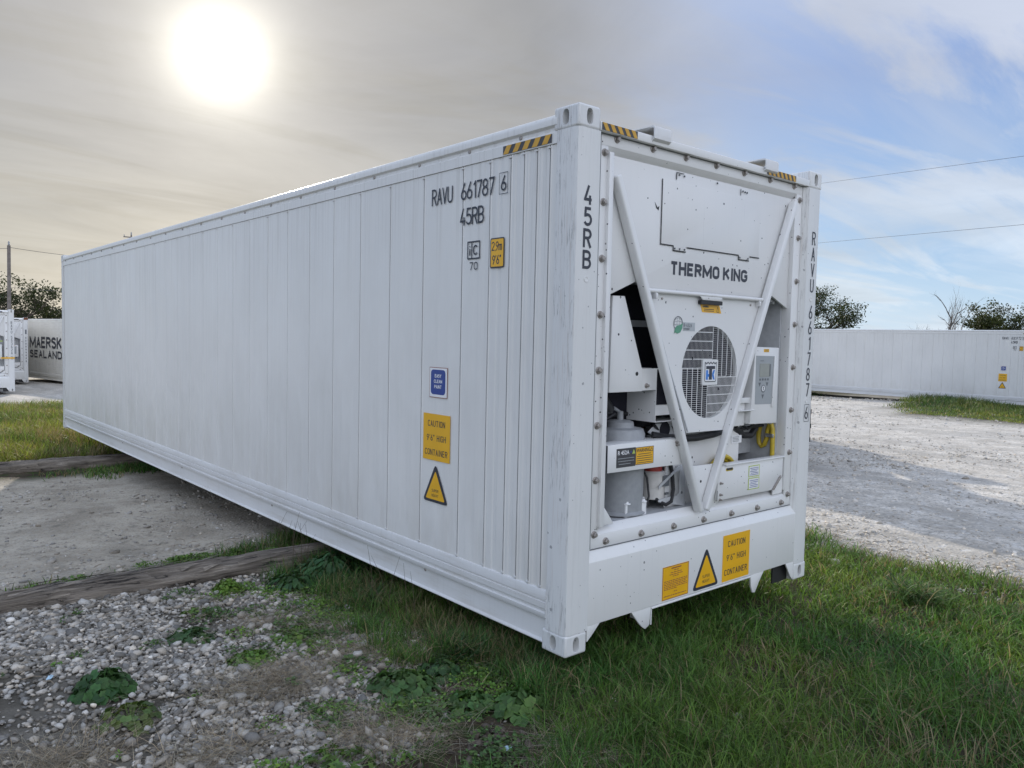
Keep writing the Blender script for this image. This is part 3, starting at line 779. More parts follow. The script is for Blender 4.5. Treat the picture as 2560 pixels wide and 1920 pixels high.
# V shaped brace bars
def bar(p0, p1, w, y0, y1, name='brace_bar'):
    a, c = Vector((p0[0], p0[1])), Vector((p1[0], p1[1])); t = (c - a).normalized(); n = Vector((-t.y, t.x)) * w / 2
    q = [a + n, a - n, c - n, c + n]
    mb = MB().prism([tuple(k) for k in q], lambda x, z: (x, y0, z), lambda x, z: (x, y1, z))
    return mb.build(name, M['unit'], root, bevel=.011, segs=3)
bl = bar((.312, 2.575), (1.163, .640), .042, -.006, .052)
br = bar((2.115, 2.655), (1.221, .640), .042, -.003, .051)
# fan panel with a round grille
FD = .050; fF = frameF(FD)
gc = (dX(1.193, FD), dZ(1.505, FD)); GR = .288
fp = D2([(.600, 1.962), (1.746, 1.962), (1.412, 1.139), (.976, 1.144)], FD)
mb = MB()
def holed(mb, poly, c, r, y, y2, n=48):
    angs = sorted([2 * math.pi * k / n for k in range(n)] + [math.atan2(p[1] - c[1], p[0] - c[0]) % (2 * math.pi) for p in poly])
    O = []
    for q in angs:
        d = Vector((math.cos(q), math.sin(q))); best = None
        for i in range(len(poly)):
            a = Vector(poly[i]) - Vector(c); e = Vector(poly[(i + 1) % len(poly)]) - Vector(poly[i])
            den_ = d.x * e.y - d.y * e.x
            if abs(den_) < 1e-9: continue
            t = (a.x * e.y - a.y * e.x) / den_; s = (a.x * d.y - a.y * d.x) / den_
            if t > 0 and -1e-6 <= s <= 1 + 1e-6 and (best is None or t < best): best = t
        O.append((c[0] + d.x * best, c[1] + d.y * best))
    I = [(c[0] + r * math.cos(q), c[1] + r * math.sin(q)) for q in angs]; m = len(angs)
    vs = [(x, y, z) for x, z in O] + [(x, y, z) for x, z in I] + [(x, y2, z) for x, z in O] + [(x, y2, z) for x, z in I]
    fs = []
    for i in range(m):
        j = (i + 1) % m
        fs += [(i, j, m + j, m + i), (m + i, m + j, 3 * m + j, 3 * m + i), (i, 2 * m + i, 2 * m + j, j)]
    mb.add(vs, fs)
holed(mb, fp, gc, GR, FD, FD + .028)
fan = mb.build('fan_panel', M['unit'], root)
MB().lathe((gc[0], FD + .029, gc[1]), [(GR + .004, 0), (GR + .004, .05), (GR, .05)], 40, 'y').build('fan_shroud', M['void'], fan)
# grille: pinwheel of slots, four quadrants
mb = MB(); pit = .0127; rows = .0555; colw = .052
def inq(q, x, z):
    if q == 0: return z > .025 and x < .018
    if q == 1: return x >= .018 and z > -.030
    if q == 2: return z <= -.030 and x > -.020
    return not (inq(0, x, z) or inq(1, x, z) or inq(2, x, z))
def gbar(horizontal, c0, w, q, front=0.):
    """bar along one direction at offset c0, kept where it lies inside quadrant q and the circle"""
    n = 60; run = None; L_ = math.sqrt(max(GR ** 2 - c0 ** 2, 0))
    for i in range(n + 1):
        t = -L_ + 2 * L_ * i / n
        x, z = (t, c0) if horizontal else (c0, t)
        ok = i < n and inq(q, x, z) and not (abs(x) < .078 and abs(z) < .078)
        if ok and run is None: run = t
        if not ok and run is not None:
            if t - run > .004:
                if horizontal: mb.box(gc[0] + run, gc[0] + t, FD + .002 - front, FD + .0030, gc[1] + c0 - w / 2, gc[1] + c0 + w / 2)
                else: mb.box(gc[0] + c0 - w / 2, gc[0] + c0 + w / 2, FD + .002 - front, FD + .0030, gc[1] + run, gc[1] + t)
            run = None
for k in range(-24, 25):
    for q, hor in ((0, False), (1, True), (2, False), (3, True)):
        gbar(hor, k * pit + .006, .0034 if q == 2 else (.0014 if not hor else .0017), q)
for k in range(-6, 7):
    for q, hor, st_, o0 in ((0, True, rows, .0268), (2, True, rows, -.0315), (1, False, colw, .0195), (3, False, colw, -.0215)):
        gbar(hor, k * st_ + o0, .0046, q, .0006)
mb.build('fan_grille', M['unit'], fan)
bx, bz = gc
MB().prism(rrect(bx - .079, bz - .079, bx + .079, bz + .079, .006), lambda x, z: (x, FD - .001, z), lambda x, z: (x, FD + .012, z)).build('badge_plate', M['unit'], fan)
bw, b0, b1 = .058, bz - .058, bz + .064
bdg = MB().prism(rrect(bx - bw, b0, bx + bw, b1 - .012, .008), lambda x, z: (x, FD - .0025, z), lambda x, z: (x, FD - .0012, z)).build('badge', M['whitef'], fan)
mb = MB()
top = [(bx - bw + i * (2 * bw) / 24, b1 - .006 + .006 * math.cos(i * 2 * math.pi / 6)) for i in range(25)]
stroke(mb, [(bx - bw, b1 - .002), (bx - bw, b0 + .01)] + arc(bx - bw + .01, b0 + .01, .01, .01, 180, 270, 5) + arc(bx + bw - .01, b0 + .01, .01, .01, 270, 360, 5) + [(bx + bw, b1 - .002)], .0052, fF, .0030)
stroke(mb, top, .0052, fF, .0031)
mb.prism([(bx - .046, bz + .040), (bx + .046, bz + .040), (bx + .046, bz + .020), (bx + .015, bz + .020), (bx + .015, bz - .046), (bx - .015, bz - .046), (bx - .015, bz + .020), (bx - .046, bz + .020)], lambda x, z: (x, FD - .0036, z), lambda x, z: (x, FD - .0027, z))
mb.build('badge_letter', M['dark'], bdg)
mb = MB()
for pts in ([(-.046, .014), (-.026, .014), (-.026, -.046), (-.046, -.046)], [(-.0255, -.010), (-.0155, -.010), (-.0155, -.028), (-.0255, -.028)],
            [(.018, -.006), (.030, .014), (.046, .014), (.034, -.014), (.046, -.046), (.030, -.046), (.018, -.022)]):
    mb.prism([(bx + a, bz + c) for a, c in pts], lambda x, z: (x, FD - .0036, z), lambda x, z: (x, FD - .0027, z))
mb.build('badge_letter', M['logoblue'], bdg)
# hinge tube and handle above the fan panel
rod = MB().tube([(dX(.592, .02), .03, dZ(1.974, .03)), (dX(1.748, .02), .03, dZ(1.974, .03))], .0125, 12).build('hinge_rod', M['unit'], root, smooth=True)
mb = MB()
for xa in (.645, 1.695):
    mb.box(dX(xa, .03) - .008, dX(xa, .03) + .008, .014, .05, dZ(1.958, .03) - .028, dZ(1.958, .03) + .004)
mb.build('hinge_clip', M['unit'], rod, bevel=.003)
mb = MB(); hxx = dX(1.17, .03)
mb.prism([(hxx - .115, 1.968), (hxx + .115, 1.968), (hxx + .10, 1.945), (hxx - .09, 1.945)], lambda x, z: (x, .020, z), lambda x, z: (x, .028, z))
mb.build('pull_handle', M['unit'], fan, bevel=.003)
MB().box(hxx - .100, hxx + .118, .024, .0485, 1.921, 1.9445).build('handle_gap', M['black'], fan)
mb = MB()
for xa, za in ((.705, 1.934), (1.60, 1.934)):
    mb.lathe((dX(xa, FD), FD, dZ(za, FD)), [(.007, 0), (.007, -.005), (.004, -.006)], 8, 'y')
mb.build('panel_screw', M['bolt'], fan)
MB().prism(D2([(.617, 1.868), (.640, 1.818), (.628, 1.822)], FD), lambda x, z: (x, FD - .002, z), lambda x, z: (x, FD - .001, z)).build('dark_mark', M['black'], fan)
MB().tube([(dX(.640, FD), FD - .003, dZ(1.82, FD)), (dX(.985, FD), FD - .003, dZ(1.150, FD))], .005, 6).build('panel_edge_fold', M['grey'], fan)  # panel lip, its grey painting in the shadow line beside the bar
# stickers on the fan panel
wq = D2([(1.068, 1.918), (1.262, 1.916), (1.284, 1.868), (1.088, 1.870)], FD)
ws = MB().prism(wq, lambda x, z: (x, FD - .0015, z), lambda x, z: (x, FD - .0005, z)).build('warning_sticker', M['yellow'], fan)
mb = MB(); text(mb, fF, 'WARNING', dX(1.092, FD), dZ(1.899, FD), .013, 1.0, .2, .2, .002)
for k in range(2): mb.box(dX(1.105, FD), dX(1.205, FD), FD - .0022, FD - .0018, dZ(1.887 - k * .010, FD), dZ(1.887 - k * .010, FD) + .004)
tx = dX(1.248, FD); tz = dZ(1.873, FD)
stroke(mb, [(tx - .014, tz + .002), (tx + .012, tz + .002), (tx - .004, tz + .036), (tx - .014, tz + .002)], .003, fF, .002)
mb.build('lettering', M['dark'], ws)
for q0, q1 in (((1.068, 1.918), (1.262, 1.916)), ((1.262, 1.916), (1.284, 1.868)), ((1.284, 1.868), (1.088, 1.870)), ((1.088, 1.870), (1.068, 1.918))):
    pass
gx0, gz0 = dX(.860, FD), dZ(1.795, FD)
mb = MB(); stroke(mb, arc(gx0, gz0, .042, .042, -20, 245, 18), .0045, fF, .0022)
for k in (-.024, -.008, .008, .024):
    hh = math.sqrt(.04 ** 2 - k ** 2)
    stroke(mb, [(gx0 + k, gz0 + hh), (gx0 + k * 1.5, gz0), (gx0 + k, gz0 - hh * .4)], .0016, fF, .0021)
    stroke(mb, [(gx0 - hh, gz0 + k), (gx0, gz0 + k * 1.2 + .006), (gx0 + hh, gz0 + k)], .0016, fF, .0020)
gs = mb.build('globe_emblem', M['key'], fan)
leaf = [(-.038, -.062), (-.030, -.030), (-.012, -.012), (.018, -.008), (.042, .004), (.040, -.026), (.022, -.052), (-.005, -.060), (-.028, -.052)]
MB().prism([(gx0 + a, gz0 + c) for a, c in leaf], lambda x, z: (x, FD - .0030, z), lambda x, z: (x, FD - .0024, z)).build('green_leaf', M['green'], gs)
rq = [(dX(.908, FD), dZ(1.753, FD)), (dX(1.022, FD), dZ(1.804, FD))]
rs = MB().box(rq[0][0], rq[1][0], FD - .0014, FD - .0004, rq[0][1], rq[1][1]).build('refrigerant_sticker', M['lightgrey'], fan)
mb = MB(); text(mb, fF, 'R-452A', rq[0][0] + .006, rq[0][1] + .024, .021, .95, .15, .2, .002)
text(mb, fF, 'REFRIGERANT', rq[0][0] + .006, rq[0][1] + .008, .0095, .75, .2, .23, .002)
mb.build('lettering', M['key'], rs)

# ---- left opening: cover, duct box, bracket beam, compressor
cvd = .085
cv = D2([(.292, 1.930), (.390, 1.932), (.553, 1.53), (.560, 1.405), (.285, 1.405)], cvd)
cover = MB().prism(cv, lambda x, z: (x, cvd, z), lambda x, z: (x, cvd + .035, z)).build('side_cover', M['unit'], root, bevel=.004)
mb = MB().lathe((dX(.508, cvd), cvd, dZ(1.505, cvd)), [(.012, 0), (.012, -.001)], 12, 'y'); mb.build('cover_hole', M['black'], cover)
bd = .105
mb = MB()
x0 = dX(.680, bd); x1 = dX(.98, bd); z0 = dZ(1.222, bd); z1 = dZ(1.534, bd)
mb.box(x0, x0 + .004, bd, .50, z0, z1)                                    # side plate
mb.box(x0 + .0042, x1, bd, bd + .004, z1 - .006, z1)
mb.box(x0 + .0042, x1, bd, bd + .03, dZ(1.262, bd), dZ(1.320, bd))
mb.box(x0 + .0042, x1, bd, .30, z0, z0 + .004)
mb.box(dX(.555, .1), x0 - .0005, bd + .001, bd + .005, dZ(1.41, bd), dZ(1.534, bd))
duct = mb.build('duct_box', M['unit'], root)
MB().box(x0 + .006, x1, bd + .04, bd + .05, dZ(1.322, bd), z1 - .008).build('dark_louvre', M['void'], duct)
bolt((dX(.593, bd), bd + .001, dZ(1.437, bd)), 'y', .010, duct, 'duct_bolt')
mb = MB(); pl = D2([(.69, 1.215), (.90, 1.205), (.95, 1.12), (.72, 1.12), (.62, 1.17)], .16)
mb.prism(pl, lambda x, z: (x, .16, z), lambda x, z: (x, .165, z)); sp_ = mb.build('sloping_plate', M['grey'], root)
MB().lathe((dX(.775, .155), .1585, dZ(1.175, .155)), [(.050, 0), (.050, -.001)], 20, 'y').build('round_hole', M['void'], sp_)
# bracket beam
bmd = .048; q = [(dX(.2905, bmd) - .002, dZ(1.117, bmd)), (dX(.905, bmd), dZ(1.113, bmd)), (dX(.972, bmd), dZ(.958, bmd)), (dX(.2905, bmd) - .002, dZ(.964, bmd))]
mb = MB().prism(q, lambda x, z: (x, bmd, z), lambda x, z: (x, bmd + .004, z)); mb.box(q[0][0], q[1][0] - .01, bmd + .0045, .17, q[0][1] - .004, q[0][1])
beam = mb.build('bracket_beam', M['unit'], root, bevel=.0015)
for xa, za in ((.880, 1.096), (.886, 1.080)): bolt((dX(xa, bmd), bmd, dZ(za, bmd)), 'y', .007, beam, 'beam_bolt')
fB = frameF(bmd)
l1 = [dX(.358, bmd), dZ(.986, bmd), dX(.517, bmd), dZ(1.092, bmd)]; l2 = [dX(.519, bmd), dZ(.990, bmd), dX(.673, bmd), dZ(1.089, bmd)]
s1_ = MB().box(l1[0], l1[2], bmd - .0014, bmd - .0004, l1[1], l1[3]).build('refrigerant_sticker', M['hazd'], beam)
mb = MB()
for k in range(3): mb.box(l1[0] + .012 + .008 * (k == 2), l1[2] - .012 - .03 * (k == 2), bmd - .0021, bmd - .0017, l1[3] - .058 - k * .016, l1[3] - .0555 - k * .016)
mb.build('lettering', M['lightgrey'], s1_)
ftext('lettering', fB, 'R 452A', l1[0] + .010, l1[3] - .036, l1[2] - .055, .024, .02, M['whitef'], s1_, .002)
MB().prism([(l1[2] - .030, l1[3] - .036), (l1[2] - .004, l1[3] - .036), (l1[2] - .017, l1[3] - .010)], lambda x, z: (x, bmd - .0026, z), lambda x, z: (x, bmd - .0016, z)).build('warning_triangle', M['lime'], s1_)
MB().box(l1[2] - .046, l1[2] - .036, bmd - .0026, bmd - .0016, l1[3] - .030, l1[3] - .020).build('blue_mark', M['blue'], s1_)
s2_ = MB().box(l2[0], l2[2], bmd - .0014, bmd - .0004, l2[1], l2[3]).build('warning_sticker', M['yellow'], beam)
mb = MB(); stroke(mb, [(l2[2] - .030, l2[3] - .028), (l2[2] - .006, l2[3] - .028), (l2[2] - .018, l2[3] - .008), (l2[2] - .030, l2[3] - .028)], .0025, fB, .0022)
for k in range(5): mb.box(l2[0] + .012 + .01 * (k == 0), l2[2] - .012 - .01 * (k == 0), bmd - .0021, bmd - .0017, l2[3] - .042 - k * .0125, l2[3] - .0385 - k * .0125)
stroke(mb, [(l2[0] + .001, l2[1] + .001), (l2[2] - .001, l2[1] + .001), (l2[2] - .001, l2[3] - .001), (l2[0] + .001, l2[3] - .001), (l2[0] + .001, l2[1] + .001)], .003, fB, .0019)
mb.build('lettering', M['dark'], s2_)
ftext('lettering', fB, 'WARNING', l2[0] + .007, l2[3] - .029, l2[2] - .032, .021, .015, M['dark'], s2_, .002)
# compressor
cx, cy = .655, .245
comp = MB().lathe((cx, cy, .668), [(.165, 0), (.165, .006), (.150, .02), (.150, .36), (.150, .47), (.138, .50), (.085, .508), (.080, .538), (.060, .548), (.020, .55), (.018, .60), (.004, .602)], 32).build('compressor', M['tankgrey'], root, smooth=True)
for a_, c_ in ((-.06, .12), (.16, .20), (.08, .115)):
    mb = MB()
    mb.box(cx + a_ - .02, cx + a_ + .02, c_ - .01, c_ + .012, .659, .735)
    mb.lathe((cx + a_, c_, .735), [(.024, 0), (.024, .006), (.013, .008), (.013, .018)], 10)
    mb.build('mounting_foot', M['whitef'], comp, bevel=.003)
mb = MB().tube([(cx + .14, cy - .03, 1.09), (cx + .24, cy - .05, 1.09)], .026, 12).tube([(cx + .24, cy - .05, 1.09), (cx + .30, cy - .06, 1.085)], .016, 10)
mb.build('pipe_fitting', M['tankgrey'], comp, smooth=True)
MB().tube([(cx, cy, 1.26), (cx - .03, cy + .02, 1.285), (cx - .18, cy + .10, 1.29)], .011, 8).build('vent_pipe', M['tankgrey'], comp, smooth=True)
mb = MB().tube([(cx + .225, cy - .055, 1.095), (cx + .225, cy - .055, 1.035)], .020, 10).lathe((cx + .285, cy - .07, 1.065), [(.024, 0), (.028, .02), (.02, .04), (.008, .05)], 12)
mb.build('valve', M['teal'], comp, smooth=True)
mb = MB().tube([(.47, .30, 1.47), (.53, .30, 1.36), (.60, .29, 1.27)], .042, 10)
mb.build('suction_hose', M['black'], comp, smooth=True)
mb = MB().tube([(.36, .20, 1.235), (.55, .30, 1.225), (.80, .33, 1.24), (.98, .30, 1.20), (1.05, .27, 1.12)], .014, 8).tube([(.34, .22, 1.26), (.50, .28, 1.25), (.60, .26, 1.262)], .009, 8)
mb.build('black_pipe', M['black'], comp, smooth=True)
can = MB().lathe((.945, .225, .715), [(.070, 0), (.078, .006), (.078, .075), (.080, .076), (.080, .080), (.078, .082), (.078, .165), (.070, .175)], 24).build('oil_canister', M['ivory'], root, smooth=True)
MB().lathe((.945, .225, .890), [(.060, 0), (.060, .07), (.05, .075)], 20).build('red_cap', M['red'], can, smooth=True)
MB().box(.950, 1.010, .141, .16, .798, .862).build('dark_label', M['key'], can)
MB().box(.985, 1.012, .144, .16, .742, .755).build('dark_label', M['key'], can)
MB().tube([(1.02, .16, .98), (1.045, .15, .88), (1.05, .14, .77), (1.02, .13, .70), (.97, .13, .685), (.92, .15, .71), (.91, .17, .73)], .012, 8).build('black_cable', M['black'], root, smooth=True)
td = .135
tp_ = D2([(.745, .835), (.755, .830), (.870, .930), (.93, .957), (.975, .952), (.975, .700), (.945, .700), (.735, .745), (.735, .757)], td)
mb = MB()
A_ = D2([(.735, .838), (.900, .950), (.980, .955), (.980, .868), (.930, .868), (.905, .845)], td)
mb.prism(D2([(.930, .957), (.982, .955), (.982, .700), (.930, .712)], td), lambda x, z: (x, td, z), lambda x, z: (x, td + .005, z))
mb.prism(D2([(.735, .846), (.9295, .957), (.9295, .925), (.87, .905), (.735, .828)], td), lambda x, z: (x, td, z), lambda x, z: (x, td + .005, z))
mb.prism(D2([(.735, .765), (.85, .773), (.9, .768), (.9295, .785), (.9295, .712), (.735, .752)], td), lambda x, z: (x, td, z), lambda x, z: (x, td + .005, z))
gus = mb.build('gusset_plate', M['grey'], root)
MB().lathe((dX(.951, td), td, dZ(.785, td)), [(.009, 0), (.009, -.001)], 12, 'y').build('gusset_hole', M['key'], gus)

mb = MB()
for pth, r_ in (([(.48, .40, .68), (.47, .41, 1.10), (.50, .42, 1.28), (.62, .44, 1.34)], .011), ([(.83, .36, .70), (.84, .37, 1.00), (.88, .38, 1.10), (1.02, .36, 1.14)], .009),
                ([(.40, .32, 1.30), (.52, .36, 1.33), (.75, .40, 1.26), (.98, .36, 1.22)], .008), ([(.86, .30, .69), (.92, .33, .98), (.99, .33, 1.05)], .007)):
    mb.tube(pth, r_, 7)
mb.build('copper_line', M['copper'], root, smooth=True)['kind'] = 'stuff'
mb = MB()
for pth, r_ in (([(.36, .17, 1.30), (.42, .18, 1.22), (.56, .20, 1.262)], .008), ([(.86, .15, 1.18), (.95, .18, 1.13), (1.03, .17, 1.17), (1.10, .16, 1.12)], .010), ([(.82, .19, 1.12), (.90, .16, 1.07), (1.00, .17, 1.09), (1.06, .17, 1.05)], .008),
                ([(.81, .21, .95), (.83, .17, .86), (.84, .16, .75), (.80, .14, .69)], .007), ([(.345, .20, 1.18), (.40, .20, 1.28), (.41, .22, 1.36)], .010), ([(1.52, .19, 1.13), (1.58, .17, 1.09), (1.68, .17, 1.10), (1.74, .18, 1.13)], .008),
                ([(1.80, .17, 1.135), (1.86, .15, 1.10), (1.93, .15, 1.13)], .009)):
    mb.tube(pth, r_, 7)
mb.build('wiring_loop', M['black'], root, smooth=True)['kind'] = 'stuff'
for bx_ in ((.78, .845, .33, .42, 1.14, 1.22), (.90, .985, .28, .35, 1.155, 1.225), (.99, 1.05, .30, .36, 1.02, 1.10)): MB().box(*bx_).build('junction_box', M['hazd'], root, bevel=.006)
# ---- centre and right lower panels
ld = .052
cpn = D2([(.972, .935), (1.36, .930), (1.36, .70), (1.28, .652), (1.10, .652)], ld)
lp = MB().prism(cpn, lambda x, z: (x, ld, z), lambda x, z: (x, ld + .012, z)).build('centre_panel', M['unit'], root, bevel=.002)
MB().lathe((dX(1.137, ld), ld, dZ(.833, ld)), [(.009, 0), (.009, -.0008)], 12, 'y').build('panel_hole', M['black'], lp)
rd = .030
rp = D2([(1.318, .905), (2.075, .905), (2.075, .775), (1.960, .690), (1.318, .690)], rd)
rpn = MB().prism(rp, lambda x, z: (x, rd, z), lambda x, z: (x, rd + .02, z)).build('lower_panel', M['unit'], root, bevel=.003)
MB().box(dX(1.385, rd), dX(2.08, rd), rd - .012, rd + .05, dZ(.906, rd), dZ(.916, rd)).build('panel_rail', M['unit'], rpn, bevel=.003)
MB().prism(D2([(1.960, .683), (2.076, .77), (2.076, .66), (1.96, .655)], .04), lambda x, z: (x, .040, z), lambda x, z: (x, .048, z)).build('corner_plate', M['unit'], rpn)
MB().prism(rrect(dX(1.398, rd), dZ(.870, rd), dX(1.478, rd), dZ(.890, rd), .0095), lambda x, z: (x, rd - .001, z), lambda x, z: (x, rd - .0002, z)).build('slot', M['hose'], rpn)
MB().prism(rrect(dX(1.404, rd), dZ(.876, rd), dX(1.472, rd), dZ(.890, rd), .0055), lambda x, z: (x, rd - .002, z), lambda x, z: (x, rd - .0012, z)).build('slot_gap', M['black'], rpn)
MB().box(dX(1.3135, rd), dX(1.3170, rd), rd - .001, rd + .001, dZ(.69, rd), dZ(.755, rd)).build('panel_gap', M['key'], rpn)
for xa, za in ((1.345, .800), (1.345, .727), (1.342, .695)): bolt((dX(xa, rd), rd, dZ(za, rd)), 'y', .006, rpn, 'panel_bolt')
bar_ = MB().prism(D2([(1.958, .688), (1.975, .685), (2.062, .765), (2.056, .782)], .02), lambda x, z: (x, .018, z), lambda x, z: (x, .028, z)).build('latch_handle', M['bolt'], rpn, bevel=.002)
fR = frameF(rd)
for (u0, v0, u1, v1), mt in (((1.655, .806, 1.785, .882), 'lime'), ((1.655, .722, 1.785, .800), 'lime')):
    q0, r0, q1, r1 = dX(u0, rd), dZ(v0, rd), dX(u1, rd), dZ(v1, rd)
    s_ = MB().box(q0, q1, rd - .0012, rd - .0003, r0, r1).build('inspection_sticker', M[mt], rpn)
    MB().box(q0 + .008, q1 - .008, rd - .0020, rd - .0014, r0 + .006, r1 - .006).build('white_field', M['whitef'], s_)
    mb = MB()
    for k in range(5): mb.box(q0 + .016 + (k % 2) * .01, q1 - .016 - (k == 2) * .02, rd - .0027, rd - .0022, r1 - .020 - k * .011, r1 - .0165 - k * .011)
    mb.build('lettering', M['blue'], s_)

# ---- right opening: controller, cables
cdp = .060; fC = frameF(cdp)
cq = D2([(1.682, 1.666), (1.966, 1.662), (1.972, 1.150), (1.650, 1.158)], cdp)
mb = MB().prism(cq, lambda x, z: (x, cdp, z), lambda x, z: (x, .26, z))
mb.box(dX(1.44, .1), cq[3][0] - .003, .10, .26, 1.135, 1.285)
ctl = mb.build('control_box', M['unit'], root, bevel=.005)
MB().box(dX(1.42, .08), dX(1.66, .08), .075, .11, dZ(1.300, .08), dZ(1.335, .08)).box(dX(1.42, .08), dX(1.66, .08), .055, .11, dZ(1.250, .08), dZ(1.256, .08)).build('shelf_bracket', M['unit'], root, bevel=.002)
kp = D2([(1.692, 1.608), (1.915, 1.605), (1.900, 1.283), (1.697, 1.287)], cdp)
kpo = MB().prism(kp, lambda x, z: (x, cdp - .0015, z), lambda x, z: (x, cdp - .0004, z)).build('control_panel', M['keypad'], ctl)
mb = MB().prism(D2([(1.905, 1.60), (1.925, 1.60), (1.925, 1.262), (1.890, 1.262)], cdp), lambda x, z: (x, cdp - .0080, z), lambda x, z: (x, cdp - .0005, z))
mb.build('panel_edge', M['unit'], ctl, bevel=.002)
mb = MB(); mb.box(dX(1.737, cdp), dX(1.858, cdp), cdp - .0030, cdp - .0017, dZ(1.467, cdp), dZ(1.556, cdp)); mb.build('screen', M['lcd'], kpo)
mb = MB()
mb.box(dX(1.852, cdp), dX(1.866, cdp), cdp - .0040, cdp - .0031, dZ(1.470, cdp), dZ(1.552, cdp))
mb.box(dX(1.742, cdp), dX(1.782, cdp), cdp - .0026, cdp - .0017, dZ(1.572, cdp), dZ(1.576, cdp))
for k in range(4): mb.box(dX(1.738 + k * .031, cdp), dX(1.756 + k * .031, cdp), cdp - .0028, cdp - .0017, dZ(1.443, cdp), dZ(1.457, cdp))
for a, c, s in ((1.743, 1.418, 1), (1.832, 1.418, 1), (1.785, 1.338, 1)):
    mb.prism(D2([(a - .014, c + .012), (a + .014, c + .012), (a, c - .014)], cdp), lambda x, z: (x, cdp - .0028, z), lambda x, z: (x, cdp - .0017, z))
mb.lathe((dX(1.787, cdp), cdp - .0017, dZ(1.388, cdp)), [(.026, 0), (.026, -.0012)], 20, 'y')
mb.build('button', M['key'], kpo)
mb = MB().lathe((dX(1.787, cdp), cdp - .0030, dZ(1.390, cdp)), [(.019, 0), (.019, -.0006)], 18, 'y'); emb = mb.build('round_emblem', M['whitef'], kpo)
mb = MB(); text(mb, fC, 'T', dX(1.787, cdp) - .007, dZ(1.390, cdp) - .012, .024, 1.0, .26, .2, .0045); mb.build('emblem_letter', M['dark'], emb)
ys = MB().box(dX(1.780, cdp), dX(1.842, cdp), cdp - .0014, cdp - .0004, dZ(1.632, cdp), dZ(1.652, cdp)).build('caution_sticker', M['yellow'], ctl)
mb = MB()
for k in range(2): mb.box(dX(1.790, cdp), dX(1.835, cdp), cdp - .002, cdp - .0016, dZ(1.637 + .008 * k, cdp), dZ(1.640 + .008 * k, cdp))
mb.build('lettering', M['dark'], ys)
mb = MB()
for k in range(3): mb.box(1.975 + .03 * k, 1.998 + .03 * k, .10, .16, 1.985 - .012 * k, 2.03 - .012 * k)
mb.build('socket', M['grey'], root, bevel=.004)
P = lambda xa, za, d: (dX(xa, d), d, dZ(za, d))
Pw = lambda xa, za: P(xa, za, 2.9017 * ((2.108 + 2.89) / (xa + 2.89) - 1))        # on the side wall of the recess
yc = MB().tube([Pw(1.772, 1.145), Pw(1.755, 1.08), Pw(1.765, 1.030), Pw(1.795, 1.003), Pw(1.832, 1.012), Pw(1.858, 1.055), Pw(1.866, 1.11), Pw(1.884, 1.142), Pw(1.908, 1.142), Pw(1.925, 1.11), Pw(1.930, 1.02), Pw(1.932, .88)], .0165, 10).build('yellow_cable', M['hose'], root, smooth=True)
c0_, c1_ = Pw(1.856, 1.075), Pw(1.955, 1.075)
MB().box(2.084, 2.098, c1_[1], c0_[1], 1.03, 1.056).build('cable_clamp', M['steel'], root, bevel=.003)
mb = MB()
for k, rr in enumerate((.150, .132)):
    mb.tube([(dX(1.325, .15) + rr * math.cos(q), .125 + .02 * k, dZ(.835, .15) + rr * math.sin(q)) for q in np.linspace(0, math.pi, 19)], .015, 8)
mb.build('coiled_cable', M['hose'], root, smooth=True)
mb = MB()
for k, (dy, dz) in enumerate(((0, 0), (.015, -.012), (.01, .012))):
    mb.tube([P(.66, 1.150 + dz, .12 + dy), P(.80, 1.125 + dz, .11 + dy), P(.95, 1.112 + dz, .10 + dy), P(1.08, 1.108 + dz, .10 + dy), P(1.25, 1.118 + dz, .10 + dy), P(1.40, 1.140 + dz, .12 + dy)], .011, 7)
mb.tube([P(1.47, 1.15, .16), P(1.58, 1.09, .18), P(1.66, 1.085, .18), P(1.72, 1.13, .19)], .022, 8)
mb.tube([P(1.42, 1.15, .15), P(1.52, 1.128, .16), P(1.60, 1.135, .17), P(1.80, 1.145, .18)], .012, 7)
mb.tube([P(1.38, 1.11, .14), P(1.39, 1.075, .14), P(1.37, 1.05, .14)], .010, 7)
mb.build('cable_bundle', M['black'], root, smooth=True)
ss = MB().box(dX(1.462, .15), dX(1.575, .15), .160, .1645, dZ(1.052, .19), dZ(1.100, .19)).build('rating_sticker', M['whitef'], root)
mb = MB()
for k in range(4): mb.box(dX(1.475, .15), dX(1.545, .15), .1590, .1595, dZ(1.062 + k * .009, .19), dZ(1.065 + k * .009, .19))
mb.build('lettering', M['key'], ss)

# ------------------------------------------------------------------ marks on the container
def number_marks(par, owner, digits, check, scale_parts=True):
    mb = MB(); fr = frameS
    text(mb, fr, owner, -1.298, 2.5125, .102, .86, .106, .125, .001)
    text(mb, fr, digits, -.990, 2.5125, .102, .92, .108, .122, .001)
    text(mb, fr, check, -.611, 2.522, .086, .92, .13, .12, .001)
    text(mb, fr, '45RB', -.994, 2.3605, .102, .92, .114, .12, .001)
    b_ = .0012
    stroke(mb, [(-.629, 2.506), (-.556, 2.506), (-.556, 2.624), (-.629, 2.624), (-.629, 2.506)], .0035, fr, b_)
    mb.build('serial_number', M['dark'], par)
number_marks(root, 'RAVU', '661787', '6')
mb = MB(); f0 = frameF(-.0006)
for i, ch in enumerate('45RB'):
    text(mb, f0, ch, .083, 2.388 - i * .1105, .098, 1.0, .155, .1, .001, center=True)
mb.build('size_code', M['dark'], posts[0])
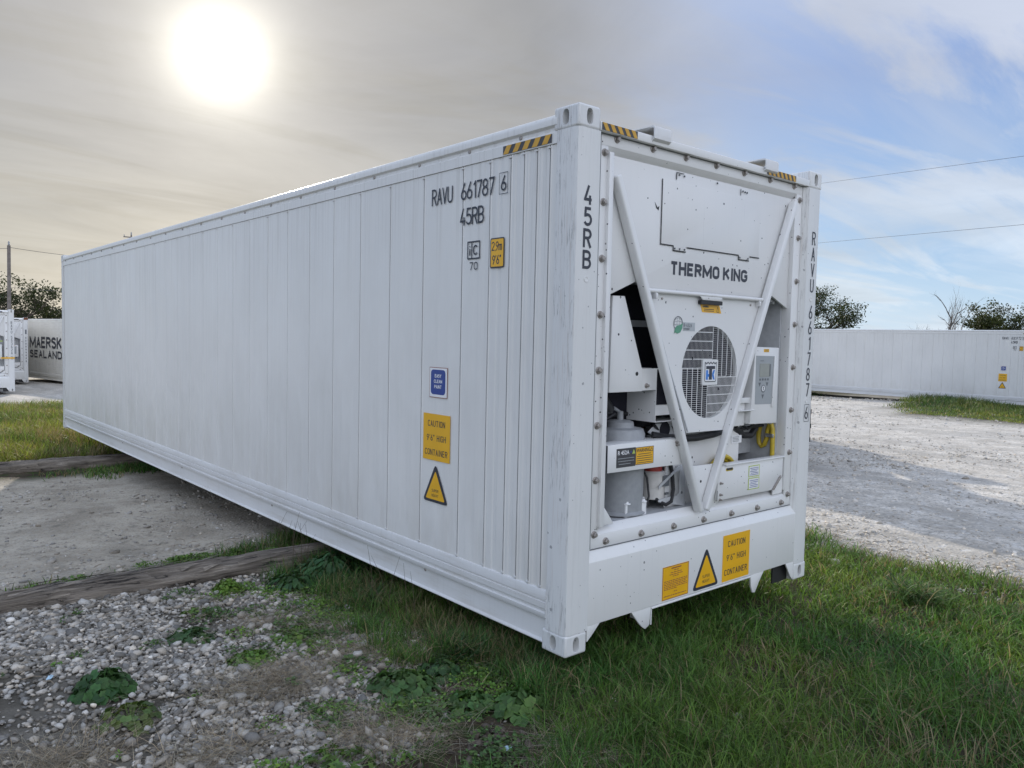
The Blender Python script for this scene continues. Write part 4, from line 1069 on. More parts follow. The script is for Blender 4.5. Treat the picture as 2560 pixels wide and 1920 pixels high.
def post_number(owner, digits, check, par):
    mb = MB(); z = 2.385
    for ch in owner: text(mb, f0, ch, 2.357, z, .094, .80, .115, .1, .001, center=True); z -= .1105
    z = 1.868
    for ch in digits: text(mb, f0, ch, 2.357, z, .094, .82, .118, .1, .001, center=True); z -= .1097
    text(mb, f0, check, 2.357, 1.156, .090, .82, .115, .1, .001, center=True)
    stroke(mb, [(2.326, 1.140), (2.390, 1.140), (2.390, 1.260), (2.326, 1.260), (2.326, 1.140)], .0035, f0, .001)
    return mb.build('serial_number', M['dark'], par)
post_number('RAVU', '661787', '6', posts[2])
# IC mark and height plate
mb = MB()
for q in ([(-.917, 2.157), (-.802, 2.157), (-.802, 2.256), (-.917, 2.256), (-.917, 2.157)], [(-.877, 2.157), (-.877, 2.256)]): stroke(mb, q, .0085, frameS, .001 + mb.lift)
text(mb, frameS, 'i', -.900, 2.176, .062, 1.0, .15, .1, .001); text(mb, frameS, 'c', -.861, 2.176, .088, .9, .11, .1, .001)
text(mb, frameS, '70', -.895, 2.089, .047, 1.3, .13, .32, .001)
mb.build('rail_mark', M['dark'], root)
hp0 = plate(frameS, rrect(-.700, 2.090, -.574, 2.262, .012), .0004, .0012).build('height_plate', M['dark'], root)
MB().prism(rrect(-.6925, 2.0975, -.5815, 2.2545, .007), lambda a, c: frameS(a, c, .0020), lambda a, c: frameS(a, c, .0013)).build('yellow_field', M['yellow'], hp0)
mb = MB(); text(mb, frameS, '2,9m', -.683, 2.189, .052, .80, .125, .12, .0024); text(mb, frameS, "9'6\"", -.676, 2.111, .052, .80, .125, .14, .0024)
mb.build('lettering', M['dark'], hp0)
# blue paint sticker
ep = plate(frameS, [(-1.297, 1.300), (-1.102, 1.300), (-1.102, 1.493), (-1.297, 1.493)], .0003, .0010).build('paint_sticker', M['redline'], root)
MB().prism([(-1.293, 1.304), (-1.106, 1.304), (-1.106, 1.489), (-1.293, 1.489)], lambda a, c: frameS(a, c, .0016), lambda a, c: frameS(a, c, .0011)).build('white_field', M['whitef'], ep)
MB().prism(rrect(-1.280, 1.320, -1.122, 1.478, .024), lambda a, c: frameS(a, c, .0022), lambda a, c: frameS(a, c, .0017)).build('blue_field', M['blue'], ep)
mb = MB()
for k, s in enumerate(('EASY', 'CLEAN', 'PAINT')): text(mb, frameS, s, -1.201, 1.428 - k * .0345, .0215, 1.25, .19, .24, .0025, center=True)
mb.build('lettering', M['whitef'], ep)
# caution plates
def caution(fr, u0, v0, u1, v1, par, h, lines):
    c_ = plate(fr, [(u0, v0), (u1, v0), (u1, v1), (u0, v1)], .0003, .0012).build('caution_sticker', M['yellow'], par)
    mb = MB(); k = (u1 - u0) / .30
    for s, v in zip(('CAUTION', "9'6\" HIGH", 'CONTAINER'), lines):
        text(mb, fr, s, (u0 + u1) / 2, v, h, 1.0 * k, .14, .27 * k, .0016, center=True)
    mb.build('lettering', M['dark'], c_)
caution(frameS, -1.359, .896, -1.065, 1.194, root, .040, (1.112, 1.020, .927))
caution(f0, 1.398, .150, 1.700, .452, sill, .040, (.372, .282, .188))
def heavy(fr, cu, v0, w, h, par):
    t_ = plate(fr, rpoly([(cu - w / 2 - .02, v0), (cu + w / 2 + .02, v0), (cu, v0 + h + .03)], .020), .0003, .0010).build('heavy_sticker', M['dark'], par)
    MB().prism(rpoly([(cu - w / 2 + .012, v0 + .018), (cu + w / 2 - .012, v0 + .018), (cu, v0 + h - .018)], .008), lambda a, c: fr(a, c, .0017), lambda a, c: fr(a, c, .0011)).build('yellow_field', M['yellow'], t_)
    mb = MB()
    text(mb, fr, 'SUPER', cu, v0 + .067, .0185, 1.15, .13, .27, .0021, center=True); text(mb, fr, 'HEAVY', cu, v0 + .036, .0185, 1.15, .13, .27, .0021, center=True)
    mb.build('lettering', M['dark'], t_)
heavy(frameS, -1.215, .625, .235, .222, root)
heavy(f0, 1.224, .150, .235, .232, sill)
ps_ = plate(f0, [(.794, .150), (1.046, .150), (1.046, .352), (.794, .352)], .0003, .0012).build('patent_sticker', M['yellow'], sill)
mb = MB(); stroke(mb, [(.797, .153), (1.043, .153), (1.043, .349), (.797, .349), (.797, .153)], .004, f0, .0014)
rndp = random.Random(5)
mb.box(.875, .970, -.0028, -.0022, .332, .339)
for v, a, c in ((.322, .90, .945), (.309, .87, .975), (.297, .86, .985), (.286, .89, .95), (.262, .81, 1.03), (.252, .81, 1.03), (.242, .81, 1.02), (.232, .81, 1.03), (.222, .81, 1.03), (.212, .81, .93), (.192, .905, .935), (.172, .81, 1.025)):
    x = a
    while x < c:
        w = rndp.uniform(.010, .028); mb.box(x, min(x + w, c), -.0027, -.0022, v - .0022, v + .0022); x += w + .005
mb.build('lettering', M['redline'], ps_)

# ------------------------------------------------------------------ the other containers in the yard
SKIP = {'seam_clip', 'rail_bolt', 'weld_bead', 'plug', 'cable_bundle', 'black_cable', 'coiled_cable', 'oil_canister', 'yellow_cable', 'cable_clamp', 'gusset_plate', 'copper_line', 'wiring_loop', 'junction_box', 'shaded_cross_member',
        'sloping_plate', 'socket', 'rating_sticker', 'dark_mark', 'lug_rib', 'panel_joint'}
SKIP2 = {'bolt', 'lettering', 'hatch_screw', 'beam_bolt', 'duct_bolt', 'panel_bolt', 'badge_letter', 'panel_screw', 'hinge_clip', 'rail_bolt', 'plug', 'button', 'slot_gap', 'blue_mark',
         'green_leaf', 'globe_emblem', 'warning_triangle', 'round_emblem', 'emblem_letter', 'lug_rib', 'dark_mark', 'panel_edge_fold', 'handle_gap'}
kids = {}
for o in list(COL.objects):
    if o.parent: kids.setdefault(o.parent, []).append(o)
def stem(o): return o.name.split('.')[0]
def copy_container(loc, rz, label, skip=(), keep_bolts=False, owner=None, sides=True, mats=None):
    r = root.copy(); COL.objects.link(r); r.location = loc; r.rotation_euler = (0, 0, rz); r['label'] = label
    cp = {}
    for ch in kids[root]:
        s = stem(ch)
        if s in SKIP or s in skip or (s == 'serial_number'): continue
        c = ch.copy(); COL.objects.link(c); c.parent = r; cp[ch] = c
        for g in kids.get(ch, []):
            s2 = stem(g)
            if s2 in ('serial_number', 'size_code') or s2 in skip: continue
            if s2 in SKIP2 and not (s2 in ('bolt', 'lettering') and keep_bolts): continue
            d = g.copy(); COL.objects.link(d); d.parent = c
    if mats:
        for c in list(cp.values()):
            for sl_ in c.material_slots:
                
                m0 = sl_.material
                if m0 in mats: sl_.link = 'OBJECT'; sl_.material = mats[m0]
    return r, cp
rc, cpr = copy_container((31.3, 6.75, -.50), 0.0, 'long white container across the gravel lot on the right, its bottom edge behind tall weeds', keep_bolts=True)
number_marks(rc, 'RAVU', '600772', '3')
lc, cpl = copy_container((-.55, 29.8, -.615), rad(0.5), 'white container at the left edge, nearest of the far row, below the wooden pole', keep_bolts=True)
post_number('RAVU', '553426', '8', cpl[posts[2]])
MB().box(2.02, 2.44, -.012, -.004, 1.165, 1.215).build('yellow_tag', M['yellow'], lc)
MB().box(1.70, 2.08, -.02, -.012, 1.765, 1.80).build('green_tag', M['lime'], lc)
mc, cpm = copy_container((1.17, 38.0, -.80), rad(0.5), 'white container with a rusty top corner, second in the far row on the left', keep_bolts=True)
# rust on its upper right corner
MB().box(2.28, 2.4395, -.0015, .17, 2.79, 2.893).build('rusty_corner', simple('rust', (.16, .06, .03), .9, var=.5, scale=20), mc)
mb = MB()
for i in range(9): mb.box(2.34, 2.37, -.004, -.001, 1.95 - i * .13, 2.03 - i * .13)
mb.box(2.325, 2.385, -.004, -.001, 2.16, 2.36); mb.build('serial_number', M['key'], mc)
MB().box(1.60, 1.80, -.012, -.004, 1.05, 1.72).build('blue_panel', M['blue'], mc)
cm, cpc = copy_container((5.75, 32.4, -.80), rad(9.5), 'cream container with big black lettering on its side, behind the far white row', keep_bolts=False,
                         skip={'caution_sticker', 'heavy_sticker', 'height_plate', 'rail_mark', 'paint_sticker', 'hazard_tape'},
                         mats={M['panel']: M['cream'], M['rail']: M['cream'], M['post']: M['cream'], M['sill']: M['cream'], M['unit']: M['cream']})
fm = lambda u, v, h: (-.002 - h, -u, v)
mb = MB(); bold(mb, fm, 'MAERSK', -9.22, -5.35, 1.49, 2.03, .22, .34); mb.build('lettering', M['dark'], cm)
mb = MB(); bold(mb, fm, 'SEALAND', -9.22, -5.35, 1.02, 1.39, .22, .48); mb.build('lettering', M['dark'], cm)

# ------------------------------------------------------------------ timber logs the container rests on
lm, nt, b, out = new_mat('weathered_log_wood')
t = nd(nt, 'ShaderNodeTexCoord').outputs['Object']
g1_ = nd(nt, 'ShaderNodeTexNoise', {'Vector': nd(nt, 'ShaderNodeMapping', {'Vector': t, 'Scale': (1.0, 11, 11)}).outputs[0], 'Scale': 1.8, 'Detail': 9., 'Roughness': .72, 'Distortion': .5}).outputs[0]
g2_ = nd(nt, 'ShaderNodeTexNoise', {'Vector': t, 'Scale': 2.3, 'Detail': 5.}).outputs[0]
c = mixc(nt, mapr(nt, g1_, .32, .66), (.085, .070, .056), (.29, .25, .205))
c = mixc(nt, mapr(nt, g2_, .45, .7, 0., .6), c, (.115, .098, .082))
c = mixc(nt, mapr(nt, g1_, .60, .66, 0., .7), c, (.42, .375, .32))
c = mixc(nt, mapr(nt, g1_, .43, .38, 0., .95), c, (.022, .018, .015))
g3_ = nd(nt, 'ShaderNodeTexNoise', {'Vector': nd(nt, 'ShaderNodeMapping', {'Vector': t, 'Scale': (2.2, 70, 70)}).outputs[0], 'Scale': 1.4, 'Detail': 5., 'Roughness': .7}).outputs[0]
f3 = mapr(nt, g3_, .3, .7, .55, 1.45, False)
c = mixc(nt, 1.0, c, nd(nt, 'ShaderNodeCombineXYZ', {0: f3, 1: f3, 2: f3}).outputs[0], 'MULTIPLY')
nt.links.new(c, b.inputs['Base Color']); b.inputs['Roughness'].default_value = .92
nt.links.new(nd(nt, 'ShaderNodeBump', {'Height': g1_, 'Strength': 1.0, 'Distance': .035}).outputs[0], b.inputs['Normal'])
def log(p0, p1, r, seed, label):
    p0, p1 = Vector(p0), Vector(p1); d = p1 - p0; L = d.length; na = 36; ns = int(L / .035)
    s = np.linspace(0, L, ns); a = np.linspace(0, 2 * np.pi, na, endpoint=False)
    S, A = np.meshgrid(s, a, indexing='ij')
    rr = r * (1 + .05 * (fbm(S, np.cos(A) * .5 + 3, .9, seed) - .5) * 2 + .16 * (vn(S * .12 + np.sin(A) * .1, A * r, .016, seed + 5) - .5) * sst(vn(S, A * r, .3, seed + 9), .3, .7))
    slab = sst(fbm(S * .5, A * r * 2.2, .12, seed + 31, 3), .54, .58) * .014
    rr = rr - slab
    V = np.stack([S, rr * np.cos(A), rr * np.sin(A)], -1).reshape(-1, 3)
    ii = np.arange(ns * na).reshape(ns, na)
    q = np.stack([ii[:-1], np.roll(ii, -1, 1)[:-1], np.roll(ii, -1, 1)[1:], ii[1:]], -1).reshape(-1, 4)
    c0 = len(V); V = np.concatenate([V, [[0, 0, 0], [L, 0, 0]]])
    f = np.concatenate([np.stack([ii[0], np.full(na, c0), np.roll(ii[0], -1)], -1), np.stack([ii[-1], np.roll(ii[-1], -1), np.full(na, c0 + 1)], -1)])
    o = np_mesh('timber_log', V, [q, f], lm, smooth=True)
    o.location = p0; o.rotation_euler = d.to_track_quat('X', 'Z').to_euler()
    return tag(o, label, 'log', 'timber logs under the container')
l1 = log((-4.4, 3.25, -.165), (3.1, 2.90, -.165), .122, 3, 'long weathered timber log lying in front, splintered, between stones and dirt track')
l2 = log((-4.2, 9.86, -.285), (3.3, 9.56, -.285), .132, 8, 'thick grey timber log farther back, at the grass edge beyond the dirt track')
# splintered strips on the near log
mb = MB(); rs_ = random.Random(3)
for k in range(30):
    s = rs_.uniform(1.0, 5.2); a = rs_.uniform(.4, 2.2); L = rs_.uniform(.12, .5); w = rs_.uniform(.012, .035); r0 = .124
    b0_ = len(mb.v)
    for i in range(5):
        q = i / 4; lift = .004 + .016 * q * rs_.uniform(.2, 1.2)
        for sg in (-1, 1):
            aa = a + sg * w / r0 / 2 * (1 - .6 * q) + .25 * q
            mb.v.append((s + L * q, -(r0 + lift) * math.cos(aa), (r0 + lift) * math.sin(aa)))
    mb.f += [(b0_ + 2 * i, b0_ + 2 * i + 1, b0_ + 2 * i + 3, b0_ + 2 * i + 2) for i in range(4)]
spl = mb.build('splinter', lm, l1); spl['kind'] = 'stuff'

# ------------------------------------------------------------------ stones
rng = np.random.default_rng(12)
def base_stone(k):
    bm = bmesh.new(); bmesh.ops.create_icosphere(bm, subdivisions=1, radius=1)
    r = random.Random(k)
    for v in bm.verts:
        d = v.co.normalized(); v.co = d * (1 + r.uniform(-.20, .16))
    for _ in range(8):                                   # flat broken faces
        n = Vector((r.uniform(-1, 1), r.uniform(-1, 1), r.uniform(-1, 1))).normalized(); h = r.uniform(.50, .78)
        for v in bm.verts:
            e = v.co.dot(n) - h
            if e > 0: v.co -= n * e
    V = np.array([v.co[:] for v in bm.verts]); bm.verts.index_update(); F = np.array([[v.index for v in f.verts] for f in bm.faces]); bm.free()
    return V, F
STONES = [base_stone(k) for k in range(14)]
def scatter_stones(name, x, y, z, size, col, mat, smooth=False):
    n = len(x); Vs = []; Fs = []; Cs = []; off = 0
    kind = rng.integers(0, len(STONES), n)
    for k, (bv, bf) in enumerate(STONES):
        I = np.where(kind == k)[0]
        if not len(I): continue
        m = len(I); sc = size[I, None] * np.stack([rng.uniform(.8, 1.35, m), rng.uniform(.65, 1.0, m), rng.uniform(.34, .62, m)], 1)
        p = bv[None] * sc[:, None, :]
        tx, ty = rng.normal(0, .3, m), rng.normal(0, .3, m)
        c, s = np.cos(tx)[:, None], np.sin(tx)[:, None]; p[..., 1], p[..., 2] = p[..., 1] * c - p[..., 2] * s, p[..., 1] * s + p[..., 2] * c
        c, s = np.cos(ty)[:, None], np.sin(ty)[:, None]; p[..., 0], p[..., 2] = p[..., 0] * c - p[..., 2] * s, p[..., 0] * s + p[..., 2] * c
        a = rng.uniform(0, 2 * np.pi, m); c, s = np.cos(a)[:, None], np.sin(a)[:, None]
        p[..., 0], p[..., 1] = p[..., 0] * c - p[..., 1] * s, p[..., 0] * s + p[..., 1] * c
        p += np.stack([x[I], y[I], z[I]], 1)[:, None, :]
        nv = len(bv)
        Vs.append(p.reshape(-1, 3)); Cs.append(np.repeat(col[I], nv, 0))
        Fs.append((bf[None] + (off + np.arange(m) * nv)[:, None, None]).reshape(-1, 3)); off += m * nv
    return tag(np_mesh(name, np.concatenate(Vs), [np.concatenate(Fs)], mat, col=np.concatenate(Cs), smooth=smooth), kind='stuff')
def tint_mat(name, rough=.85, bump=0., scale=60., trans=0., vary=.12):
    m, nt, b, out = new_mat(name)
    c = nd(nt, 'ShaderNodeAttribute', attribute_name='tint').outputs['Color']
    geo = nd(nt, 'ShaderNodeNewGeometry').outputs['Position']
    n = nd(nt, 'ShaderNodeTexNoise', {'Vector': geo, 'Scale': scale, 'Detail': 5., 'Roughness': .65}).outputs[0]
    f = mapr(nt, n, .3, .7, 1 - vary, 1 + vary, False)
    c = mixc(nt, 1.0, c, nd(nt, 'ShaderNodeCombineXYZ', {0: f, 1: f, 2: f}).outputs[0], 'MULTIPLY')
    nt.links.new(c, b.inputs['Base Color']); b.inputs['Roughness'].default_value = rough; b.inputs['Specular IOR Level'].default_value = .3
    if bump: nt.links.new(nd(nt, 'ShaderNodeBump', {'Height': n, 'Strength': bump, 'Distance': .006}).outputs[0], b.inputs['Normal'])
    if trans:
        tr = nd(nt, 'ShaderNodeBsdfTranslucent', {'Color': mixc(nt, 1.0, c, (1.25, 1.25, .7), 'MULTIPLY')})
        mx = nd(nt, 'ShaderNodeMixShader', {0: trans, 1: b.outputs[0], 2: tr.outputs[0]}); nt.links.new(mx.outputs[0], out.inputs[0])
    return m
stone_m = tint_mat('grey_stone', .9, .5, 90., vary=.18)
def stone_cols(n, lo=.15, hi=.56):
    v = (lo + (hi - lo) * rng.random(n) ** 1.5)[:, None]; t = rng.uniform(-1, 1, n)[:, None]
    c = v * np.array([[1.0, .92, .80]]) * (1 + t * np.array([[.045, .0, -.06]]))
    w = rng.random(n) < .06; c[w] *= 1.45
    return c
# left foreground bed
n = 95000
x = rng.uniform(-5.0, .5, n); y = rng.uniform(-.2, 3.15, n)
_, st, _, _ = zones(x, y)
bare = sst(fbm(x, y, .55, 77, 3), .52, .66)
keep = rng.random(n) < st * (1 - .80 * bare) * .82
x, y = x[keep], y[keep]
sz = rng.lognormal(np.log(.0152), .42, len(x)).clip(.008, .05)
scatter_stones('loose_stones', x, y, height(x, y) + sz * rng.uniform(-.05, .55, len(x)) + .004, sz, stone_cols(len(x)), stone_m)
# thinly strewn stones in the turf edge, along the track and by the logs
n = 26000
x = rng.uniform(-4.0, 4.5, n); y = rng.uniform(-1.5, 10, n)
g, st, lo, rd_ = zones(x, y)
pr = .10 * g * (y < 3.2) * (x < .6) + .45 * rd_ * sst(fbm(x, y, .8, 41, 3), .40, .62) + .95 * ((y > 3.30) & (y < 4.2) & (x < 1)) * sst(fbm(x, y, .5, 43, 3), .30, .55)
keep = rng.random(n) < pr; x, y = x[keep], y[keep]
sz = rng.lognormal(np.log(.017), .42, len(x)).clip(.006, .05)
scatter_stones('track_stones', x, y, height(x, y) + sz * .12, sz, stone_cols(len(x), .22, .48), stone_m)
# white limestone on the lot
n = 70000
u = rng.random(n); x = 3.6 + 26 * u ** 1.7; y = rng.uniform(-1, 1, n) * (4 + x * .75) + 1.8
g, st, lo, rd_ = zones(x, y)
cl = sst(fbm(x, y, 1.4, 51, 4), .42, .64)
keep = rng.random(n) < np.clip(lo + .35 * g * (x > 3.0), 0, 1) * (.18 + .82 * cl)
x, y = x[keep], y[keep]
sz = (rng.lognormal(np.log(.014), .45, len(x)) * (1 + .035 * (x - 4))).clip(.006, .06)
scatter_stones('limestone_chips', x, y, height(x, y) + sz * .10, sz, stone_cols(len(x), .30, .66), stone_m)

# ------------------------------------------------------------------ grass
grass_m = tint_mat('grass_blade', .55, 0., 3., trans=.30, vary=.15)
def blades(name, x, y, h, w, lean, col, mat=None, z=None, droop=1.0):
    n = len(x); z = height(x, y) - .006 if z is None else z
    yaw = rng.uniform(0, 2 * np.pi, n); ld = rng.uniform(0, 2 * np.pi, n)
    ts = np.array([0, .38, .72, 1.0]); ws = np.array([1, .85, .55, 0])
    ex, ey = np.cos(yaw), np.sin(yaw); lx, ly = np.cos(ld), np.sin(ld)
    V = np.zeros((n, 7, 3))
    for k, (t, q) in enumerate(zip(ts, ws)):
        off = lean * h * t ** 1.8; up = h * (t - .42 * droop * np.minimum(lean, 1.3) * t ** 2.2)
        cx, cy, cz = x + lx * off, y + ly * off, z + up
        if k < 3:
            V[:, 2 * k] = np.stack([cx - ex * w * q / 2, cy - ey * w * q / 2, cz], 1); V[:, 2 * k + 1] = np.stack([cx + ex * w * q / 2, cy + ey * w * q / 2, cz], 1)
        else: V[:, 6] = np.stack([cx, cy, cz], 1)
    b_ = np.arange(n)[:, None] * 7
    Q = np.concatenate([b_ + np.array([[0, 1, 3, 2]]), b_ + np.array([[2, 3, 5, 4]])]); T = b_ + np.array([[4, 5, 6]])
    return tag(np_mesh(name, V.reshape(-1, 3), [Q, T], mat or grass_m, col=np.repeat(col, 7, 0)), kind='stuff')
def greens(n, x, y, dry=.1, base=(.098, .182, .034), seed=5):
    f = fbm(x, y, .8, seed, 3)[:, None]; r = rng.uniform(.35, 1.55, n)[:, None]
    c = np.array([base]) * r * (.75 + .5 * f)
    c = c * (1 + (f - .5) * np.array([[.9, .1, -.3]]))
    d = rng.random(n) < dry * (1 + 2 * sst(fbm(x, y, .6, seed + 3, 3), .5, .7))
    c[d] = np.array([.27, .215, .12]) * rng.uniform(.6, 1.25, d.sum())[:, None]
    return c
dryz = lambda x, y: sst(fbm(x, y, .50, 61, 3), .50, .62)
# foreground turf, right of the stones
n = 420000
x = rng.uniform(-3.2, 4.8, n); y = rng.uniform(-3.2, 4.2, n)
d = np.hypot(x - CAM[0], y - CAM[1])
g, st, lo, rd_ = zones(x, y)
left = sst(x - xb(y), -.10, .85)                                   # thinner near the stony edge
far_under = (1 - .85 * sst(y, .9, 2.2) * sst(x, .12, .5) * (1 - sst(x, 2.3, 2.6)))
prob = g * (.30 + .70 * left) * far_under * np.clip(3.1 / d, .22, 1.0) * np.clip(d / 2.2, .3, 1)
cl = fbm(x, y, .30, 71, 3)
prob *= .42 + .58 * sst(cl, .34, .54)
prob *= 1 - .35 * sst(fbm(x, y, .9, 173, 3), .56, .68)
for wx, wy, wr in ((-.72, .46, .22), (-.45, .50, .17), (-.54, .10, .16), (-.36, -.06, .14), (-.66, -.20, .17)):
    prob *= 1 - .9 * np.exp(-(((x - wx) ** 2 + (y - wy) ** 2) / wr ** 2) ** 2)
prob *= np.where(left < .6, 1 - .85 * sst(fbm(x, y, .55, 77, 3), .47, .60), 1)
keep = (rng.random(n) < prob) & (d > 1.2); x, y, d, left = x[keep], y[keep], d[keep], left[keep]
n = len(x); tall = fbm(x, y, .7, 81, 3)
h = rng.uniform(.05, .145, n) * (.55 + 1.1 * tall) * (.65 + .5 * left) * np.where(x > 3.2, .75, 1)
blades('turf_grass', x, y, h, rng.uniform(.0028, .0058, n) * np.clip(d / 3.2, .8, 1.7), rng.uniform(.2, 1.35, n), greens(n, x, y, .10))
# long tufts
def tufts(name, cs, per, spread, hr, wr, dry, base=(.082, .168, .034), lean=(.15, 1.0)):
    X = []; Y = []; H = []
    for cx_, cy_, s in cs:
        m = int(per * s); X.append(rng.normal(cx_, spread * s, m)); Y.append(rng.normal(cy_, spread * s, m)); H.append(rng.uniform(hr[0], hr[1], m) * (.6 + .5 * s))
    X, Y, H = map(np.concatenate, (X, Y, H)); m = len(X)
    return blades(name, X, Y, H, rng.uniform(wr[0], wr[1], m), rng.uniform(lean[0], lean[1], m), greens(m, X, Y, dry, base))
cs = []
for _ in range(150):
    y_ = rng.uniform(-1.8, 3.0); x_ = xb(y_) + abs(rng.normal(.5, .7))
    if x_ < 3.6 and not (.25 < x_ < 2.3 and y_ > .7) and not (-.95 < x_ < -.28 and -.35 < y_ < .68): cs.append((x_, y_, rng.uniform(.5, 1.1)))
tufts('grass_tufts', cs, 150, .065, (.10, .22), (.003, .006), .08)
cs = [(rng.uniform(-.20, .05), y_, rng.uniform(.6, 1.1)) for y_ in np.arange(.2, 3.0, .085)]
tufts('edge_grass', cs, 130, .07, (.08, .19), (.003, .006), .16, (.075, .13, .034))
cs = [(rng.uniform(.1, 1.6), rng.uniform(3.45, 3.9), rng.uniform(.5, 1.)) for _ in range(40)] + [(rng.uniform(-.5, 1.2), rng.uniform(3.5, 3.75), rng.uniform(.3, .7)) for _ in range(24)] + [(rng.uniform(-.10, .5), rng.uniform(2.75, 3.1), rng.uniform(.7, 1.2)) for _ in range(26)]
tufts('edge_grass', cs, 120, .08, (.06, .18), (.004, .007), .18)
cs = [(1.6 - abs(rng.normal(0, 1.0)), 9.18 - abs(rng.normal(0, .2)) - rng.uniform(0, .4) * (k % 3 == 0), rng.uniform(.4, .95)) for k in range(90)]
tufts('edge_grass', cs, 70, .16, (.06, .14), (.008, .014), .15)
# straw-like dead grass patches
straw = (.36, .30, .22)
def straws(name, x, y, hmul=1.0):
    n = len(x); c = np.array([straw]) * rng.uniform(.35, 1.45, n)[:, None] * (1 + rng.uniform(-.1, .1, n)[:, None] * np.array([[1, 0, -1]]))
    return blades(name, x, y, rng.uniform(.03, .10, n) * hmul, rng.uniform(.0016, .0036, n), rng.uniform(1.6, 3.4, n), c, droop=.85)
n = 36000
x = rng.uniform(-3.4, .9, n); y = rng.uniform(-1.0, 3.0, n)
e = np.abs(x - xb(y) + .22) < .62
keep = rng.random(n) < dryz(x, y) * np.where(e, 1.0, .16) * (x < 1.0)
straws('dead_grass', x[keep], y[keep])
X, Y = [], []
for cx_, cy_, s in ((-1.30, .95, .16), (-1.12, .85, .13), (-.83, 1.82, .13), (-1.10, .25, .15), (-.95, .05, .13), (-.46, -.50, .12), (-.70, 1.05, .10), (-1.7, .45, .12), (-2.2, .75, .12), (-.55, 1.45, .12), (-.42, .9, .12)):
    m = int(800 * s / .13); X.append(rng.normal(cx_, s, m)); Y.append(rng.normal(cy_, s * .8, m))
straws('dead_grass', np.concatenate(X), np.concatenate(Y), 1.25)
n = 14000; x = rng.normal(3.75, .45, n); y = rng.uniform(-2.5, 2.2, n)
keep = rng.random(n) < sst(fbm(x, y, .6, 91, 3), .42, .6); x, y = x[keep], y[keep]
n = len(x); c = np.array([.21, .145, .085]) * rng.uniform(.6, 1.3, n)[:, None]
blades('dead_grass', x, y, rng.uniform(.02, .07, n), rng.uniform(.003, .005, n), rng.uniform(.8, 2.2, n), c)
# creeping low leaves between the stones and the turf
def leaf_mat(name, patches, per, col, size):
    P_ = []
    for cx_, cy_, s in patches:
        m = int(per * s * s / .0225); a = rng.uniform(0, 2 * np.pi, m); q = np.sqrt(rng.random(m)) * s * (1 + .35 * np.sin(3 * a + cx_ * 9) + .2 * np.sin(7 * a + cy_ * 5))
        P_.append(np.stack([cx_ + q * np.cos(a), cy_ + q * np.sin(a) * .9, rng.uniform(.004, .05, m) * (1 - .6 * q / s)], 1))
    P_ = np.concatenate(P_); n = len(P_); P_[:, 2] += height(P_[:, 0], P_[:, 1]) + .012
    nrm = np.stack([rng.normal(0, .45, n), rng.normal(0, .45, n), np.ones(n)], 1); nrm /= np.linalg.norm(nrm, axis=1)[:, None]
    u = np.cross(nrm, rng.normal(0, 1, (n, 3))); u /= np.linalg.norm(u, axis=1)[:, None]; w = np.cross(nrm, u)
    s = (size * rng.uniform(.5, 1.3, n))[:, None]
    V = np.stack([P_ - u * s, P_ - u * s * .2 + w * s * .6, P_ + u * s * .7 + w * s * .35 + nrm * s * .15, P_ + u * s, P_ + u * s * .7 - w * s * .35 + nrm * s * .15, P_ - u * s * .2 - w * s * .6], 1).reshape(-1, 3)
    c = np.array([col]) * rng.uniform(.55, 1.45, n)[:, None] * (1 + rng.uniform(-.15, .15, n)[:, None] * np.array([[1, 0, -.5]]))
    return tag(np_mesh(name, V, [np.arange(6 * n).reshape(n, 6)], grass_m, col=np.repeat(c, 6, 0)), kind='stuff')
pts_ = []
for _ in range(110):
    y_ = rng.uniform(-.5, 2.95); x_ = xb(y_) + rng.normal(.02, .33)
    if -2.2 < x_ < .05: pts_.append((x_, y_, rng.uniform(.05, .17)))
for _ in range(26): pts_.append((rng.uniform(-3.2, -.9), rng.uniform(.3, 2.9), rng.uniform(.025, .07)))
leaf_mat('ground_cover', pts_[::2], 330, (.13, .235, .040), .0095)
leaf_mat('ground_cover', pts_[1::2], 260, (.085, .150, .045), .012)
pts_ = [(rng.uniform(-2.4, .6), rng.uniform(3.3, 3.75), rng.uniform(.05, .14)) for _ in range(30)]
leaf_mat('ground_cover', pts_, 260, (.11, .19, .040), .012)
# tall meadow beyond the second log
n = 120000
y = 9.9 + 13.5 * rng.random(n) ** 1.3; x = rng.uniform(-5.0, 4.5, n) + (y - 10) * .05
g, st, lo, rd_ = zones(x, y); f = fbm(x, y, 1.6, 33, 4)
keep = (rng.random(n) < g * (.35 + .65 * sst(f, .35, .55))); x, y, f = x[keep], y[keep], f[keep]; n = len(x)
c = greens(n, x, y, .22, (.155, .205, .040), 37)
br_ = rng.random(n) < .5 * sst(fbm(x, y, 1.2, 39, 3), .48, .62) * sst(12.6 - y, 0, 1.2)
c[br_] = np.array([.16, .115, .065]) * rng.uniform(.6, 1.3, br_.sum())[:, None]
blades('meadow_grass', x, y, rng.uniform(.10, .34, n) * (.5 + f), rng.uniform(.008, .016, n), rng.uniform(.15, .9, n), c)
